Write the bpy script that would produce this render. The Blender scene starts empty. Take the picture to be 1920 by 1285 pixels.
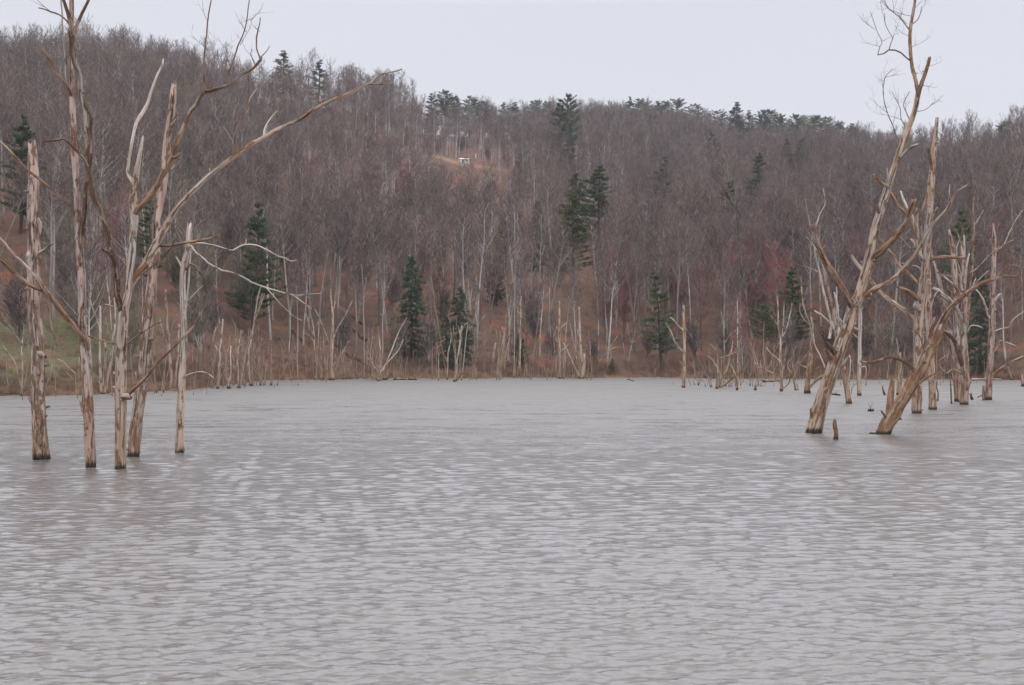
import bpy, math, random
import numpy as np
from mathutils import Vector, Matrix

# ------------------------------------------------------------------ camera
F = 2400.0            # focal length in pixels of the 1920 px wide photograph
CZ = 4.0              # eye height above the water
HY = 642.5
sc = bpy.context.scene
cd = bpy.data.cameras.new("camera"); cam = bpy.data.objects.new("camera", cd)
sc.collection.objects.link(cam); sc.camera = cam
cam.location = (0, 0, CZ); cam.rotation_euler = (math.radians(90), 0, 0)
cd.sensor_width = 36; cd.lens = 36 * F / 1920; cd.clip_start = 0.1; cd.clip_end = 6000

# ------------------------------------------------------------------ world, sun, exposure
SUN_EL, SUN_ROT = math.radians(52), math.radians(200)
w = bpy.data.worlds.new("World"); sc.world = w; w.use_nodes = True
nt = w.node_tree; N = nt.nodes; L = nt.links
for n in list(N): N.remove(n)
out = N.new("ShaderNodeOutputWorld"); bg = N.new("ShaderNodeBackground")
sky = N.new("ShaderNodeTexSky"); sky.sky_type = 'NISHITA'; sky.sun_disc = False
sky.sun_elevation = SUN_EL; sky.sun_rotation = SUN_ROT
mix = N.new("ShaderNodeMix"); mix.data_type = 'RGBA'; mix.inputs[0].default_value = 0.95
tc = N.new("ShaderNodeTexCoord"); sep = N.new("ShaderNodeSeparateXYZ")
mr = N.new("ShaderNodeMapRange"); mr.inputs[1].default_value = 0.0; mr.inputs[2].default_value = 1.0
ramp = N.new("ShaderNodeValToRGB")
ramp.color_ramp.elements[0].position = 0.0; ramp.color_ramp.elements[0].color = (0.374, 0.378, 0.408, 1)
ramp.color_ramp.elements[1].position = 1.0; ramp.color_ramp.elements[1].color = (1.0, 1.0, 1.0, 1)
for p_, c_ in ((0.255, (0.364, 0.369, 0.402)), (0.31, (0.60, 0.615, 0.695)), (0.40, (0.85, 0.87, 0.96)), (0.60, (0.96, 0.98, 1.05))):
    e = ramp.color_ramp.elements.new(p_); e.color = (*c_, 1)
cn = N.new("ShaderNodeTexNoise"); cn.inputs['Scale'].default_value = 1.6; cn.inputs['Detail'].default_value = 3
cmap = N.new("ShaderNodeMapping"); cmap.inputs['Scale'].default_value = (1, 1, 3.5)
cr = N.new("ShaderNodeMapRange"); cr.inputs[3].default_value = 19.6; cr.inputs[4].default_value = 21.4
vm = N.new("ShaderNodeVectorMath"); vm.operation = 'SCALE'
L.new(tc.outputs['Generated'], sep.inputs[0]); L.new(sep.outputs['Z'], mr.inputs[0]); L.new(mr.outputs[0], ramp.inputs[0])
L.new(tc.outputs['Generated'], cmap.inputs[0]); L.new(cmap.outputs[0], cn.inputs['Vector']); L.new(cn.outputs[0], cr.inputs[0])
L.new(ramp.outputs[0], vm.inputs[0]); L.new(cr.outputs[0], vm.inputs['Scale'])
L.new(sky.outputs[0], mix.inputs[6]); L.new(vm.outputs[0], mix.inputs[7]); L.new(mix.outputs[2], bg.inputs[0])
bg.inputs[1].default_value = 0.1
L.new(bg.outputs[0], out.inputs[0])
sl = bpy.data.lights.new("sun", 'SUN'); so = bpy.data.objects.new("sun", sl); sc.collection.objects.link(so)
sl.energy = 0.8; sl.angle = math.radians(25); sl.color = (1, 0.96, 0.9)
so.rotation_euler = (math.radians(90) - SUN_EL, 0, math.radians(25))
vs = sc.view_settings; vs.view_transform = 'Standard'; vs.look = 'None'; vs.exposure = 0.0; vs.gamma = 1.0
cy = sc.cycles; cy.max_bounces = 5; cy.diffuse_bounces = 2; cy.glossy_bounces = 3; cy.transmission_bounces = 2
cy.volume_bounces = 0; cy.transparent_max_bounces = 4; cy.use_denoising = True; cy.denoiser = 'OPENIMAGEDENOISE'; cy.denoising_input_passes = 'RGB_ALBEDO_NORMAL'
sc.render.film_transparent = False

rnd = random.Random(7)
C = sc.collection

# ------------------------------------------------------------------ helpers
def P(px, py, D):
    return Vector(((px - 960) / F * D, D, CZ - (py - HY) / F * D))
def dist(py):                      # distance of a point on the water seen at height py
    return CZ * F / (py - HY)
def tag(o, label=None, cat=None, group=None, kind=None):
    if label: o['label'] = label
    if cat: o['category'] = cat
    if group: o['group'] = group
    if kind: o['kind'] = kind
    return o
def empty(name, loc, label, cat, group=None):
    o = bpy.data.objects.new(name, None); C.objects.link(o); o.location = loc
    o.empty_display_size = 0.3
    return tag(o, label, cat, group)

class MB:
    """collects tubes and leaf faces, links them as one mesh"""
    def __init__(s): s.v = []; s.f = []; s.g = []; s.m = []
    def tube(s, pts, rad, n=8, mi=0, rough=0.0, jag=0.0, seed=0, cap=True, flute=0.0, Ls=0.0):
        rr = random.Random(seed); base = len(s.v); k = len(pts)
        t0 = (pts[1] - pts[0]).normalized()
        up = Vector((0, 1, 0)) if abs(t0.y) < 0.9 else Vector((1, 0, 0))
        u = t0.cross(up).normalized(); Lc = Ls
        ph = [rr.uniform(0, 6.28) for _ in range(5)]
        for i in range(k):
            if i == 0: t = t0
            elif i == k - 1: t = (pts[i] - pts[i - 1]).normalized()
            else: t = (pts[i + 1] - pts[i - 1]).normalized()
            u = (u - t * u.dot(t))
            u = u.normalized() if u.length > 1e-6 else t.orthogonal().normalized()
            v = t.cross(u)
            if i: Lc += (pts[i] - pts[i - 1]).length
            for j in range(n):
                a = 2 * math.pi * j / n; R = rad[i]
                if rough:
                    R *= 1 + rough * (0.55 * math.sin(2 * a + ph[0] + Lc * 0.7) + 0.4 * math.sin(3 * a + ph[1] - Lc * 1.1) + 0.35 * math.sin(5 * a + ph[2] + Lc * 2.3)) + rough * rr.uniform(-.45, .45)
                if flute and i < k * 0.25:
                    R *= 1 + flute * (1 - i / (k * 0.25)) * (0.4 + 0.6 * math.sin(4 * a + ph[3]))
                q = pts[i] + (u * math.cos(a) + v * math.sin(a)) * R
                if jag and i == k - 1: q = q + t * (rad[i] * jag * abs(math.sin(a * 1.5 + ph[4])) * rr.uniform(.3, 1.6))
                s.v.append(q); s.g.append((rad[i] * math.cos(a), rad[i] * math.sin(a), Lc))
        for i in range(k - 1):
            for j in range(n):
                a = base + i * n + j; b = base + i * n + (j + 1) % n
                s.f.append((a, b, b + n, a + n)); s.m.append(mi)
        if cap and n > 3:
            t = (pts[-1] - pts[-2]).normalized()
            c = len(s.v); s.v.append(pts[-1] - t * (rad[-1] * 0.5 if jag else -rad[-1] * 0.4)); s.g.append((0, 0, Lc))
            o_ = base + (k - 1) * n
            for j in range(n): s.f.append((o_ + j, o_ + (j + 1) % n, c)); s.m.append(mi)
    def leaf(s, a, b, c, mi=0):
        i = len(s.v); s.v += [a, b, c]; s.g += [(0, 0, 0)] * 3; s.f.append((i, i + 1, i + 2)); s.m.append(mi)
    def build(s, name, mats, parent=None, org=None, smooth=True, mesh_only=False):
        me = bpy.data.meshes.new(name)
        org = org or Vector((0, 0, 0))
        vv = np.array([(p[0] - org[0], p[1] - org[1], p[2] - org[2]) for p in s.v], dtype=np.float32)
        me.from_pydata(vv.tolist(), [], s.f)
        mats = mats if isinstance(mats, (list, tuple)) else [mats]
        for m in mats: me.materials.append(m)
        me.polygons.foreach_set('material_index', s.m)
        if smooth: me.polygons.foreach_set('use_smooth', [True] * len(s.f))
        at = me.attributes.new('grain', 'FLOAT_VECTOR', 'POINT')
        at.data.foreach_set('vector', np.array(s.g, dtype=np.float32).ravel())
        me.update()
        if mesh_only: return me
        o = bpy.data.objects.new(name, me); C.objects.link(o)
        if parent is not None: o.parent = parent
        else: o.location = org
        return o

def spline(p, step):
    """Catmull-Rom through (Vector, radius) control points, resampled"""
    o = []; rad = []
    n = len(p)
    for i in range(n - 1):
        p0 = p[max(i - 1, 0)]; p1 = p[i]; p2 = p[i + 1]; p3 = p[min(i + 2, n - 1)]
        k = max(1, int((p2[0] - p1[0]).length / step))
        for j in range(k):
            t = j / k; t2 = t * t; t3 = t2 * t
            q = 0.5 * ((2 * p1[0]) + (p2[0] - p0[0]) * t + (2 * p0[0] - 5 * p1[0] + 4 * p2[0] - p3[0]) * t2 + (3 * p1[0] - p0[0] - 3 * p2[0] + p3[0]) * t3)
            o.append(q); rad.append(p1[1] * (1 - t) + p2[1] * t)
    o.append(p[-1][0]); rad.append(p[-1][1])
    return o, rad

# ------------------------------------------------------------------ materials
def newmat(name):
    m = bpy.data.materials.new(name); m.use_nodes = True
    nt = m.node_tree; b = nt.nodes['Principled BSDF']
    return m, nt, b
def noise(nt, vec, scale, detail=3, rough=0.55, dims=None):
    n = nt.nodes.new("ShaderNodeTexNoise"); n.inputs['Scale'].default_value = scale
    n.inputs['Detail'].default_value = detail; n.inputs['Roughness'].default_value = rough
    if vec is not None: nt.links.new(vec, n.inputs['Vector'])
    return n.outputs[0]
def mapping(nt, vec, scale, loc=(0, 0, 0), rot=(0, 0, 0)):
    n = nt.nodes.new("ShaderNodeMapping"); n.inputs['Scale'].default_value = scale
    n.inputs['Location'].default_value = loc; n.inputs['Rotation'].default_value = rot
    nt.links.new(vec, n.inputs[0]); return n.outputs[0]
def rng(nt, val, a, b, c=0.0, d=1.0, smooth=False):
    n = nt.nodes.new("ShaderNodeMapRange")
    if smooth: n.interpolation_type = 'SMOOTHSTEP'
    for i, x in zip((1, 2, 3, 4), (a, b, c, d)): n.inputs[i].default_value = x
    nt.links.new(val, n.inputs[0]); return n.outputs[0]
def mixc(nt, fac, a, b, mode='MIX'):
    n = nt.nodes.new("ShaderNodeMix"); n.data_type = 'RGBA'; n.blend_type = mode
    for s_, x in ((n.inputs[0], fac), (n.inputs[6], a), (n.inputs[7], b)):
        if isinstance(x, (int, float)): s_.default_value = x
        elif isinstance(x, tuple): s_.default_value = (*x, 1) if len(x) == 3 else x
        else: nt.links.new(x, s_)
    return n.outputs[2]
def math_(nt, op, a, b):
    n = nt.nodes.new("ShaderNodeMath"); n.operation = op
    for s_, x in ((n.inputs[0], a), (n.inputs[1], b)):
        if isinstance(x, (int, float)): s_.default_value = x
        else: nt.links.new(x, s_)
    return n.outputs[0]
def bump(nt, b, h, strength, distance):
    n = nt.nodes.new("ShaderNodeBump"); n.inputs['Strength'].default_value = strength
    n.inputs['Distance'].default_value = distance; nt.links.new(h, n.inputs['Height'])
    nt.links.new(n.outputs[0], b.inputs['Normal']); return n

def wood(name, light, dark, bark, bark_amt, ochre=0.35, off=0.0):
    """weathered dead wood: grain streaks, cracks, clinging bark, black waterline stain"""
    m, nt, b = newmat(name)
    at = nt.nodes.new("ShaderNodeAttribute"); at.attribute_name = 'grain'; g = at.outputs['Vector']
    streak = noise(nt, mapping(nt, g, (9, 9, 0.9), (off, off, 0)), 1.0, 5, 0.6)
    broad = noise(nt, mapping(nt, g, (2.2, 2.2, 0.55), (3 + off, 1, 0)), 1.0, 3)
    fine = noise(nt, mapping(nt, g, (34, 34, 2.2), (0, off, 0)), 1.0, 4, 0.65)
    col = mixc(nt, rng(nt, streak, 0.40, 0.60), dark, light)
    col = mixc(nt, rng(nt, broad, 0.42, 0.62, 0, 0.55), col, tuple(min(1, c * k) for c, k in zip(light, (1.22, 1.08, 0.98))))
    sil = rng(nt, noise(nt, mapping(nt, g, (3.2, 3.2, 0.35), (9, off, 4)), 1.0, 4, 0.6), 0.47, 0.57, 0, 0.62)
    col = mixc(nt, sil, col, mixc(nt, rng(nt, streak, 0.38, 0.62), (0.19, 0.17, 0.155), (0.44, 0.41, 0.385)))   # silvered grey where the bark fell long ago
    pn = noise(nt, mapping(nt, g, (6, 6, 1.7), (off, 7, 2)), 1.0, 6, 0.68)
    mask = rng(nt, pn, 0.60 - 0.22 * bark_amt, 0.63 - 0.22 * bark_amt)
    barkc = mixc(nt, rng(nt, fine, 0.38, 0.62), tuple(c * 0.42 for c in bark), bark)
    edge = rng(nt, pn, 0.575 - 0.22 * bark_amt, 0.60 - 0.22 * bark_amt)
    col = mixc(nt, math_(nt, 'MULTIPLY', edge, 0.5), col, (0.36, 0.22, 0.13))
    col = mixc(nt, mask, col, barkc)
    crack = rng(nt, noise(nt, mapping(nt, g, (16, 16, 0.5), (1, off, 0)), 1.0, 4, 0.5), 0.595, 0.635)
    col = mixc(nt, math_(nt, 'MULTIPLY', crack, 0.75), col, (0.035, 0.02, 0.014))
    geo = nt.nodes.new("ShaderNodeNewGeometry"); sp = nt.nodes.new("ShaderNodeSeparateXYZ"); nt.links.new(geo.outputs['Position'], sp.inputs[0])
    z = math_(nt, 'ADD', sp.outputs['Z'], math_(nt, 'MULTIPLY', math_(nt, 'SUBTRACT', streak, 0.5), 1.6))
    col = mixc(nt, rng(nt, z, 0.5, 4.5, ochre, 0.0), col, (0.30, 0.17, 0.075))       # tannin stained lower trunk
    oi = nt.nodes.new('ShaderNodeObjectInfo')
    z2 = math_(nt, 'ADD', math_(nt, 'ADD', sp.outputs['Z'], math_(nt, 'MULTIPLY', oi.outputs['Random'], 0.12)), math_(nt, 'MULTIPLY', math_(nt, 'SUBTRACT', fine, 0.5), 0.5))
    col = mixc(nt, rng(nt, z2, 0.16, 0.28, 0.93, 0.0), col, (0.012, 0.009, 0.007))   # black soaked waterline
    nt.links.new(col, b.inputs['Base Color']); b.inputs['Roughness'].default_value = 0.85
    b.inputs['Specular IOR Level'].default_value = 0.25
    h = math_(nt, 'ADD', math_(nt, 'MULTIPLY', fine, 0.5), math_(nt, 'MULTIPLY', mask, 0.7))
    h = math_(nt, 'SUBTRACT', math_(nt, 'ADD', h, math_(nt, 'MULTIPLY', streak, 0.8)), crack)
    bump(nt, b, h, 1.0, 0.05)
    return m
W_PINK = wood("weathered_pink_wood", (0.42, 0.315, 0.28), (0.25, 0.16, 0.13), (0.26, 0.14, 0.095), 0.3)
W_BARK = wood("patchy_bark_wood", (0.43, 0.33, 0.29), (0.24, 0.16, 0.12), (0.25, 0.155, 0.11), 0.38, off=3)
W_SOFT = wood("pinkish_tan_wood", (0.42, 0.345, 0.295), (0.28, 0.20, 0.15), (0.22, 0.13, 0.09), 0.22, off=23)
W_PALE = wood("pale_bare_wood", (0.56, 0.49, 0.44), (0.32, 0.25, 0.21), (0.25, 0.15, 0.10), 0.08, off=5)
W_TAN = wood("tan_bare_wood", (0.41, 0.315, 0.25), (0.22, 0.14, 0.09), (0.27, 0.13, 0.07), 0.25, off=8)
W_DARK = wood("dark_barked_wood", (0.20, 0.13, 0.09), (0.07, 0.042, 0.03), (0.14, 0.075, 0.045), 0.5, off=11)
W_BROWN = wood("brown_barked_wood", (0.34, 0.22, 0.15), (0.13, 0.075, 0.048), (0.26, 0.13, 0.07), 0.4, off=13)
W_SHORE = wood("shore_snag_wood", (0.56, 0.42, 0.33), (0.28, 0.19, 0.13), (0.33, 0.17, 0.10), 0.25, off=15)
W_GREY = wood("grey_snag_wood", (0.42, 0.37, 0.32), (0.22, 0.18, 0.14), (0.24, 0.16, 0.11), 0.2, off=17)
W_BRUSH = wood("brush_stem_wood", (0.36, 0.27, 0.19), (0.17, 0.12, 0.08), (0.24, 0.15, 0.09), 0.2, off=19)

def rand_mat(name, cols, rough=0.95, nscale=0.35, attr_noise=True):
    """colour picked per object from a ramp, plus variation along the object"""
    m, nt, b = newmat(name)
    oi = nt.nodes.new("ShaderNodeObjectInfo")
    r = nt.nodes.new("ShaderNodeValToRGB"); els = r.color_ramp.elements
    els[0].color = (*cols[0], 1); els[-1].color = (*cols[-1], 1)
    for i, c in enumerate(cols[1:-1]):
        e = els.new((i + 1) / (len(cols) - 1)); e.color = (*c, 1)
    nt.links.new(oi.outputs['Random'], r.inputs[0])
    tc = nt.nodes.new("ShaderNodeTexCoord")
    n = noise(nt, tc.outputs['Object'], nscale, 3)
    col = mixc(nt, 1.0, r.outputs[0], mixc(nt, rng(nt, n, 0.35, 0.65), (0.62, 0.62, 0.62), (1.25, 1.25, 1.25)), 'MULTIPLY')
    nt.links.new(col, b.inputs['Base Color']); b.inputs['Roughness'].default_value = rough
    b.inputs['Specular IOR Level'].default_value = 0.15
    return m
M_TRUNK = rand_mat("grey_bark", [(0.17, 0.145, 0.13), (0.33, 0.29, 0.27), (0.20, 0.165, 0.15), (0.44, 0.40, 0.37), (0.13, 0.105, 0.095), (0.30, 0.26, 0.24)], nscale=0.5)
M_PTRUNK = rand_mat("dark_pine_bark", [(0.075, 0.06, 0.052), (0.10, 0.082, 0.07)])
M_TRUNKP = rand_mat("pale_bark", [(0.42, 0.38, 0.35), (0.34, 0.30, 0.27), (0.50, 0.46, 0.43)], nscale=0.5)
M_TWIG = rand_mat("bare_twigs", [(0.135, 0.100, 0.090), (0.185, 0.135, 0.122), (0.11, 0.083, 0.078), (0.20, 0.155, 0.13), (0.15, 0.108, 0.10)])
M_TWIGR = rand_mat("budding_red_twigs", [(0.24, 0.115, 0.11), (0.21, 0.115, 0.105), (0.28, 0.12, 0.105)])
M_TWIGO = rand_mat("olive_twigs", [(0.19, 0.165, 0.115), (0.17, 0.145, 0.105), (0.20, 0.16, 0.12)])
M_NEEDLE = rand_mat("pine_needles", [(0.092, 0.126, 0.062), (0.112, 0.142, 0.060), (0.084, 0.116, 0.066), (0.130, 0.152, 0.060)], nscale=0.8)
M_NEEDLEB = rand_mat("hemlock_needles", [(0.078, 0.110, 0.066), (0.098, 0.126, 0.068)], nscale=0.8)
M_BRUSHR = rand_mat("rusty_brush", [(0.20, 0.11, 0.078), (0.17, 0.12, 0.088), (0.24, 0.15, 0.10), (0.14, 0.10, 0.075)])

# ------------------------------------------------------------------ terrain
def S(px): return (px - 960) / F
ctl_px = np.array([-1900, -600, -200, 0, 100, 200, 330, 420, 520, 700, 1200, 1500, 1920, 2300, 3500])
ctl_rs = np.array([60, 80, 92, dist(744), dist(741), dist(739), dist(733), dist(722), dist(713), dist(709.5), dist(708), dist(711), dist(712.5), 128, 120])
rg_px = np.array([-1900, -600, 0, 200, 400, 600, 740, 800, 880, 1000, 1100, 1300, 1500, 1650, 1750, 1850, 1920, 2500, 3500])
rg_D = np.array([330, 340, 370, 385, 400, 420, 440, 480, 560, 600, 610, 610, 590, 520, 430, 370, 345, 330, 320], float)
rg_top = np.array([110, 80, 60, 50, 90, 112, 140, 178, 190, 200, 198, 208, 232, 245, 243, 222, 200, 190, 200], float)
TREE_H = 16.0
rg_y = rg_top + TREE_H * 0.93 * F / rg_D          # where the ridge ground is seen
rg_H = CZ - (rg_y - HY) / F * rg_D
def vnoise(x, y, seed):
    r = np.random.RandomState(seed); z = 0
    for i in range(7):
        a = r.uniform(0, 6.28); k = r.uniform(0.6, 1.8)
        z = z + np.sin(k * (x * math.cos(a) + y * math.sin(a)) + r.uniform(0, 6.28))
    return z / 3.0
def rs_(s):
    px = s * F + 960
    return np.interp(px, ctl_px, ctl_rs) + 1.6 * np.sin(s * 61 + 1) + 1.1 * np.sin(s * 163 + 2)
def ground(s, D):
    s = np.asarray(s, float); D = np.asarray(D, float)
    px = s * F + 960
    Rs = rs_(s); Rr = np.interp(px, rg_px, rg_D); H = np.interp(px, rg_px, rg_H)
    t = (D - Rs) / (Rr - Rs)
    tc_ = np.clip(t, 0, 1)
    z = H * (1 - (1 - tc_) ** 1.12) * (0.9 + 0.1 * tc_)
    z = np.where(t > 1, H - (t - 1) * 22, z)
    x = s * D
    k = np.clip(tc_ * 6, 0, 1) * np.clip((1.0 - tc_) * 4 + 0.25, 0, 1)
    z = z + k * (2.2 * vnoise(x / 38, D / 38, 1) + 1.0 * vnoise(x / 14, D / 14, 2))
    z = z - 6.5 * np.exp(-((t - 0.87) / 0.09) ** 2) * (px < 1000) - 3 * np.exp(-((t - 0.87) / 0.09) ** 2) * (px >= 1000)
    # draw running up between the two hillsides
    c = 1130 + 380 * tc_
    z = z - 9 * np.exp(-((px - c) / 75) ** 2) * np.clip(tc_ * 3, 0, 1) * np.clip((1 - tc_) * 2.2, 0, 1)
    # low shelf: cut bank under the shed
    bank = np.clip((D - Rs) / 2.5, -1, 1)
    z = np.where(D < Rs, np.maximum((D - Rs) * 0.16, -2.4), z + 0.32 * np.clip(bank, 0, 1))
    return z
def gz(s, D): return float(ground(np.array([s]), np.array([D]))[0])
def hit(px, py):
    """terrain point seen at a pixel"""
    s = S(px); D = np.arange(80.0, 640.0, 0.5)
    z = ground(np.full_like(D, s), D); y = HY - (z - CZ) / D * F
    ok = np.where((y <= py) & (D > rs_(np.array([s]))[0]))[0]
    d = D[ok[0]] if len(ok) else np.interp(px, rg_px, rg_D)
    return Vector((s * d, d, gz(s, d))), d

sg = np.linspace(-1.25, 1.25, 420)
Dg = np.concatenate([np.arange(30, 84, 6), np.arange(84, 170, 1.1), 170 * 1.0125 ** np.arange(1, 150)])
SS, DD = np.meshgrid(sg, Dg); ZZ = ground(SS, DD)
XX = SS * DD
verts = np.stack([XX, DD, ZZ], -1).reshape(-1, 3)
def gridfaces(nr, ncol):
    i = np.arange(nr - 1)[:, None] * ncol + np.arange(ncol - 1)[None, :]
    return np.stack([i, i + 1, i + ncol + 1, i + ncol], -1).reshape(-1, 4)
def gridmesh(name, verts, faces, mat):
    me = bpy.data.meshes.new(name); me.vertices.add(len(verts)); me.vertices.foreach_set('co', verts.astype(np.float32).ravel())
    me.loops.add(faces.size); me.loops.foreach_set('vertex_index', faces.astype(np.int32).ravel())
    me.polygons.add(len(faces)); me.polygons.foreach_set('loop_start', np.arange(0, faces.size, 4, dtype=np.int32))
    me.polygons.foreach_set('loop_total', np.full(len(faces), 4, dtype=np.int32))
    me.polygons.foreach_set('use_smooth', np.ones(len(faces), bool))
    me.materials.append(mat); me.update(); me.validate()
    o = bpy.data.objects.new(name, me); C.objects.link(o); return o
mt, nt, b = newmat("leaf_litter")
geo = nt.nodes.new("ShaderNodeNewGeometry"); pos = geo.outputs['Position']
n1 = noise(nt, pos, 0.045, 4); n2 = noise(nt, pos, 0.6, 5, 0.7); n3 = noise(nt, mapping(nt, pos, (1, 1, 2.5)), 0.16, 4)
col = mixc(nt, rng(nt, n2, 0.35, 0.65), (0.105, 0.066, 0.052), (0.165, 0.098, 0.070))
col = mixc(nt, rng(nt, n3, 0.52, 0.66, 0, 0.8), col, (0.24, 0.095, 0.06))
col = mixc(nt, rng(nt, n1, 0.5, 0.6, 0, 0.55), col, (0.12, 0.085, 0.065))
at = nt.nodes.new("ShaderNodeAttribute"); at.attribute_name = 'cover'
sp = nt.nodes.new("ShaderNodeSeparateXYZ"); nt.links.new(at.outputs['Vector'], sp.inputs[0])
gm = math_(nt, 'MULTIPLY', sp.outputs['X'], rng(nt, noise(nt, pos, 0.35, 4, 0.6), 0.36, 0.56))
grassc = mixc(nt, rng(nt, noise(nt, pos, 2.5, 3), 0.35, 0.65), (0.10, 0.105, 0.052), (0.165, 0.155, 0.085))
col = mixc(nt, gm, col, grassc)
col = mixc(nt, sp.outputs['Y'], col, (0.42, 0.27, 0.16))     # bare dirt on the shelf
col = mixc(nt, sp.outputs['Z'], col, mixc(nt, rng(nt, n2, 0.4, 0.6), (0.11, 0.068, 0.042), (0.19, 0.12, 0.075)))   # wet margin
nt.links.new(col, b.inputs['Base Color']); b.inputs['Roughness'].default_value = 1.0; b.inputs['Specular IOR Level'].default_value = 0.1
bump(nt, b, math_(nt, 'ADD', n2, noise(nt, pos, 3.0, 4)), 0.8, 0.4)
ter = gridmesh('hillside', verts, gridfaces(len(Dg), len(sg)), mt); tag(ter, kind='structure')
PXg = SS * F + 960
gm_ = np.clip((340 - PXg) / 140, 0, 1) * np.clip((DD - rs_(SS) - 1) / 3, 0, 1) * np.clip((28 - (DD - rs_(SS))) / 8, 0, 1)
sv, sd = hit(845, 301)
dirt = np.exp(-(((SS - S(838)) * F / 34) ** 2 + ((DD - sd) / 7) ** 2)) + 0.7 * np.exp(-(((SS - S(900)) * F / 60) ** 2 + ((DD - sd + 4) / 5) ** 2))
wet = np.clip(1 - (DD - rs_(SS)) / 3.5, 0, 1)
ca = ter.data.attributes.new('cover', 'FLOAT_VECTOR', 'POINT')
ca.data.foreach_set('vector', np.stack([gm_, np.clip(dirt, 0, 1) * 0.5, wet], -1).astype(np.float32).ravel())

# ------------------------------------------------------------------ water
ws = np.linspace(-1.3, 1.3, 1150)
core = np.abs(ws)
ws = np.sign(ws) * (core ** 1.0)
# finer columns inside the view, coarser to the sides
ws = np.concatenate([np.linspace(-1.35, -0.50, 70)[:-1], np.linspace(-0.50, 0.50, 600), np.linspace(0.50, 1.35, 70)[1:]])
wD = np.concatenate([np.linspace(2, 12, 40)[:-1], 12 * 1.0021 ** np.arange(0, 1300)])
wD = np.concatenate([wD, wD[-1] * 1.02 ** np.arange(1, 30)])
wD = wD[wD < 230]
WS, WD = np.meshgrid(ws, wD); WX = WS * WD
WZ = np.zeros_like(WX); DXs = np.zeros_like(WX); DYs = np.zeros_like(WX)
rs = np.random.RandomState(11)
dyc = 0.0021 * WD
for i in range(190):
    lam = 0.13 * (9.0 ** (rs.rand() ** 1.7))                    # wavelengths 0.3 - 2.7 m
    th = math.radians(96) + rs.normal(0, 0.42)                   # wind blows across towards the viewer
    k = 2 * math.pi / lam; kx, ky = k * math.cos(th), k * math.sin(th)
    slope = 0.027 * (0.55 + 0.9 * rs.rand()) * min(1.0, (0.36 / lam) ** .95)
    A = slope / k
    att = np.clip(lam / (dyc * 4.2) - 0.5, 0, 1) * np.clip(lam / (WD / 600 * 2.6) - 0.3, 0, 1)
    patch = 0.85 + 0.3 * np.sin(WX * 0.21 * rs.uniform(.5, 1.5) + WD * 0.13 * rs.uniform(.5, 1.5) + rs.uniform(0, 6.28))
    ph = kx * WX + ky * WD + rs.uniform(0, 6.28)
    WZ += A * att * patch * np.sin(ph)
    DXs += 0.8 * A * att * patch * math.cos(th) * np.cos(ph); DYs += 0.8 * A * att * patch * math.sin(th) * np.cos(ph)
wv = np.stack([WX + DXs, WD + DYs - 1.0 * WZ, WZ], -1).reshape(-1, 3)
mw, nt, b = newmat("murky_lake_water")
geo = nt.nodes.new("ShaderNodeNewGeometry"); pos = geo.outputs['Position']
b.inputs['Base Color'].default_value = (0.130, 0.117, 0.109, 1)
b.inputs['Roughness'].default_value = 0.06; b.inputs['IOR'].default_value = 1.45
b.inputs['Specular IOR Level'].default_value = 1.0
spw = nt.nodes.new("ShaderNodeSeparateXYZ"); nt.links.new(pos, spw.inputs[0])
cat = noise(nt, mapping(nt, pos, (0.16, 0.55, 1), (4, 1, 0)), 1.0, 6, 0.75)
gust = math_(nt, 'MULTIPLY', math_(nt, 'SUBTRACT', cat, 0.5), rng(nt, spw.outputs['Y'], 30, 80, 0.1, 1.5))
nt.links.new(math_(nt, 'MAXIMUM', math_(nt, 'ADD', rng(nt, spw.outputs['Y'], 23, 108, 0.07, 0.58), gust), 0.06), b.inputs['Roughness'])   # open water out in the wind is ruffled finer
h1 = noise(nt, mapping(nt, pos, (1.5, 5.5, 1), rot=(0, 0, 0.1)), 1.0, 5, 0.62)
h2 = noise(nt, mapping(nt, pos, (0.9, 2.6, 1), (5, 3, 0), (0, 0, -0.12)), 1.0, 4, 0.6)
hh = math_(nt, 'ADD', math_(nt, 'ADD', math_(nt, 'MULTIPLY', h1, 0.022), math_(nt, 'MULTIPLY', noise(nt, mapping(nt, pos, (4.5, 17, 1), (2, 8, 0), (0, 0, 0.05)), 1.0, 3, 0.6), 0.010)), math_(nt, 'MULTIPLY', h2, 0.016))
bump(nt, b, hh, 1.0, 1.0)
wat = gridmesh('lake_water', wv, gridfaces(len(wD), len(ws)), mw); tag(wat, kind='structure')

# ------------------------------------------------------------------ traced dead trees in the flooded foreground
def traced(mb, pts, D, dd=0.0, n=10, rough=0.08, jag=0.0, seed=0, flute=0.0, wig=0.0, d0=0.0):
    rr = random.Random(seed * 7 + 3); cp = []
    tot = sum(math.hypot(pts[i + 1][0] - pts[i][0], pts[i + 1][1] - pts[i][1]) for i in range(len(pts) - 1)) or 1
    run = 0
    for i, (x, y, wpx) in enumerate(pts):
        if i: run += math.hypot(x - pts[i - 1][0], y - pts[i - 1][1])
        d = D + d0 + (dd - d0) * run / tot
        p = P(x, y, d); cp.append((p, wpx * d / F / 2))
    rmax = max(c[1] for c in cp)
    o, rad = spline(cp, max(0.10, rmax * 0.75))
    if wig:
        for i in range(1, len(o) - 1): o[i] = o[i] + Vector((rr.uniform(-1, 1), rr.uniform(-1, 1), rr.uniform(-1, 1))) * wig * rad[i]
    # swellings
    for _ in range(max(1, len(o) // 14)):
        c = rr.randrange(len(o)); a = rr.uniform(.04, .13)
        for i in range(len(o)): rad[i] *= 1 + a * math.exp(-((i - c) / 1.8) ** 2)
    mb.tube(o, rad, n, rough=rough, jag=jag, seed=seed, flute=flute)
    return o, rad
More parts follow.
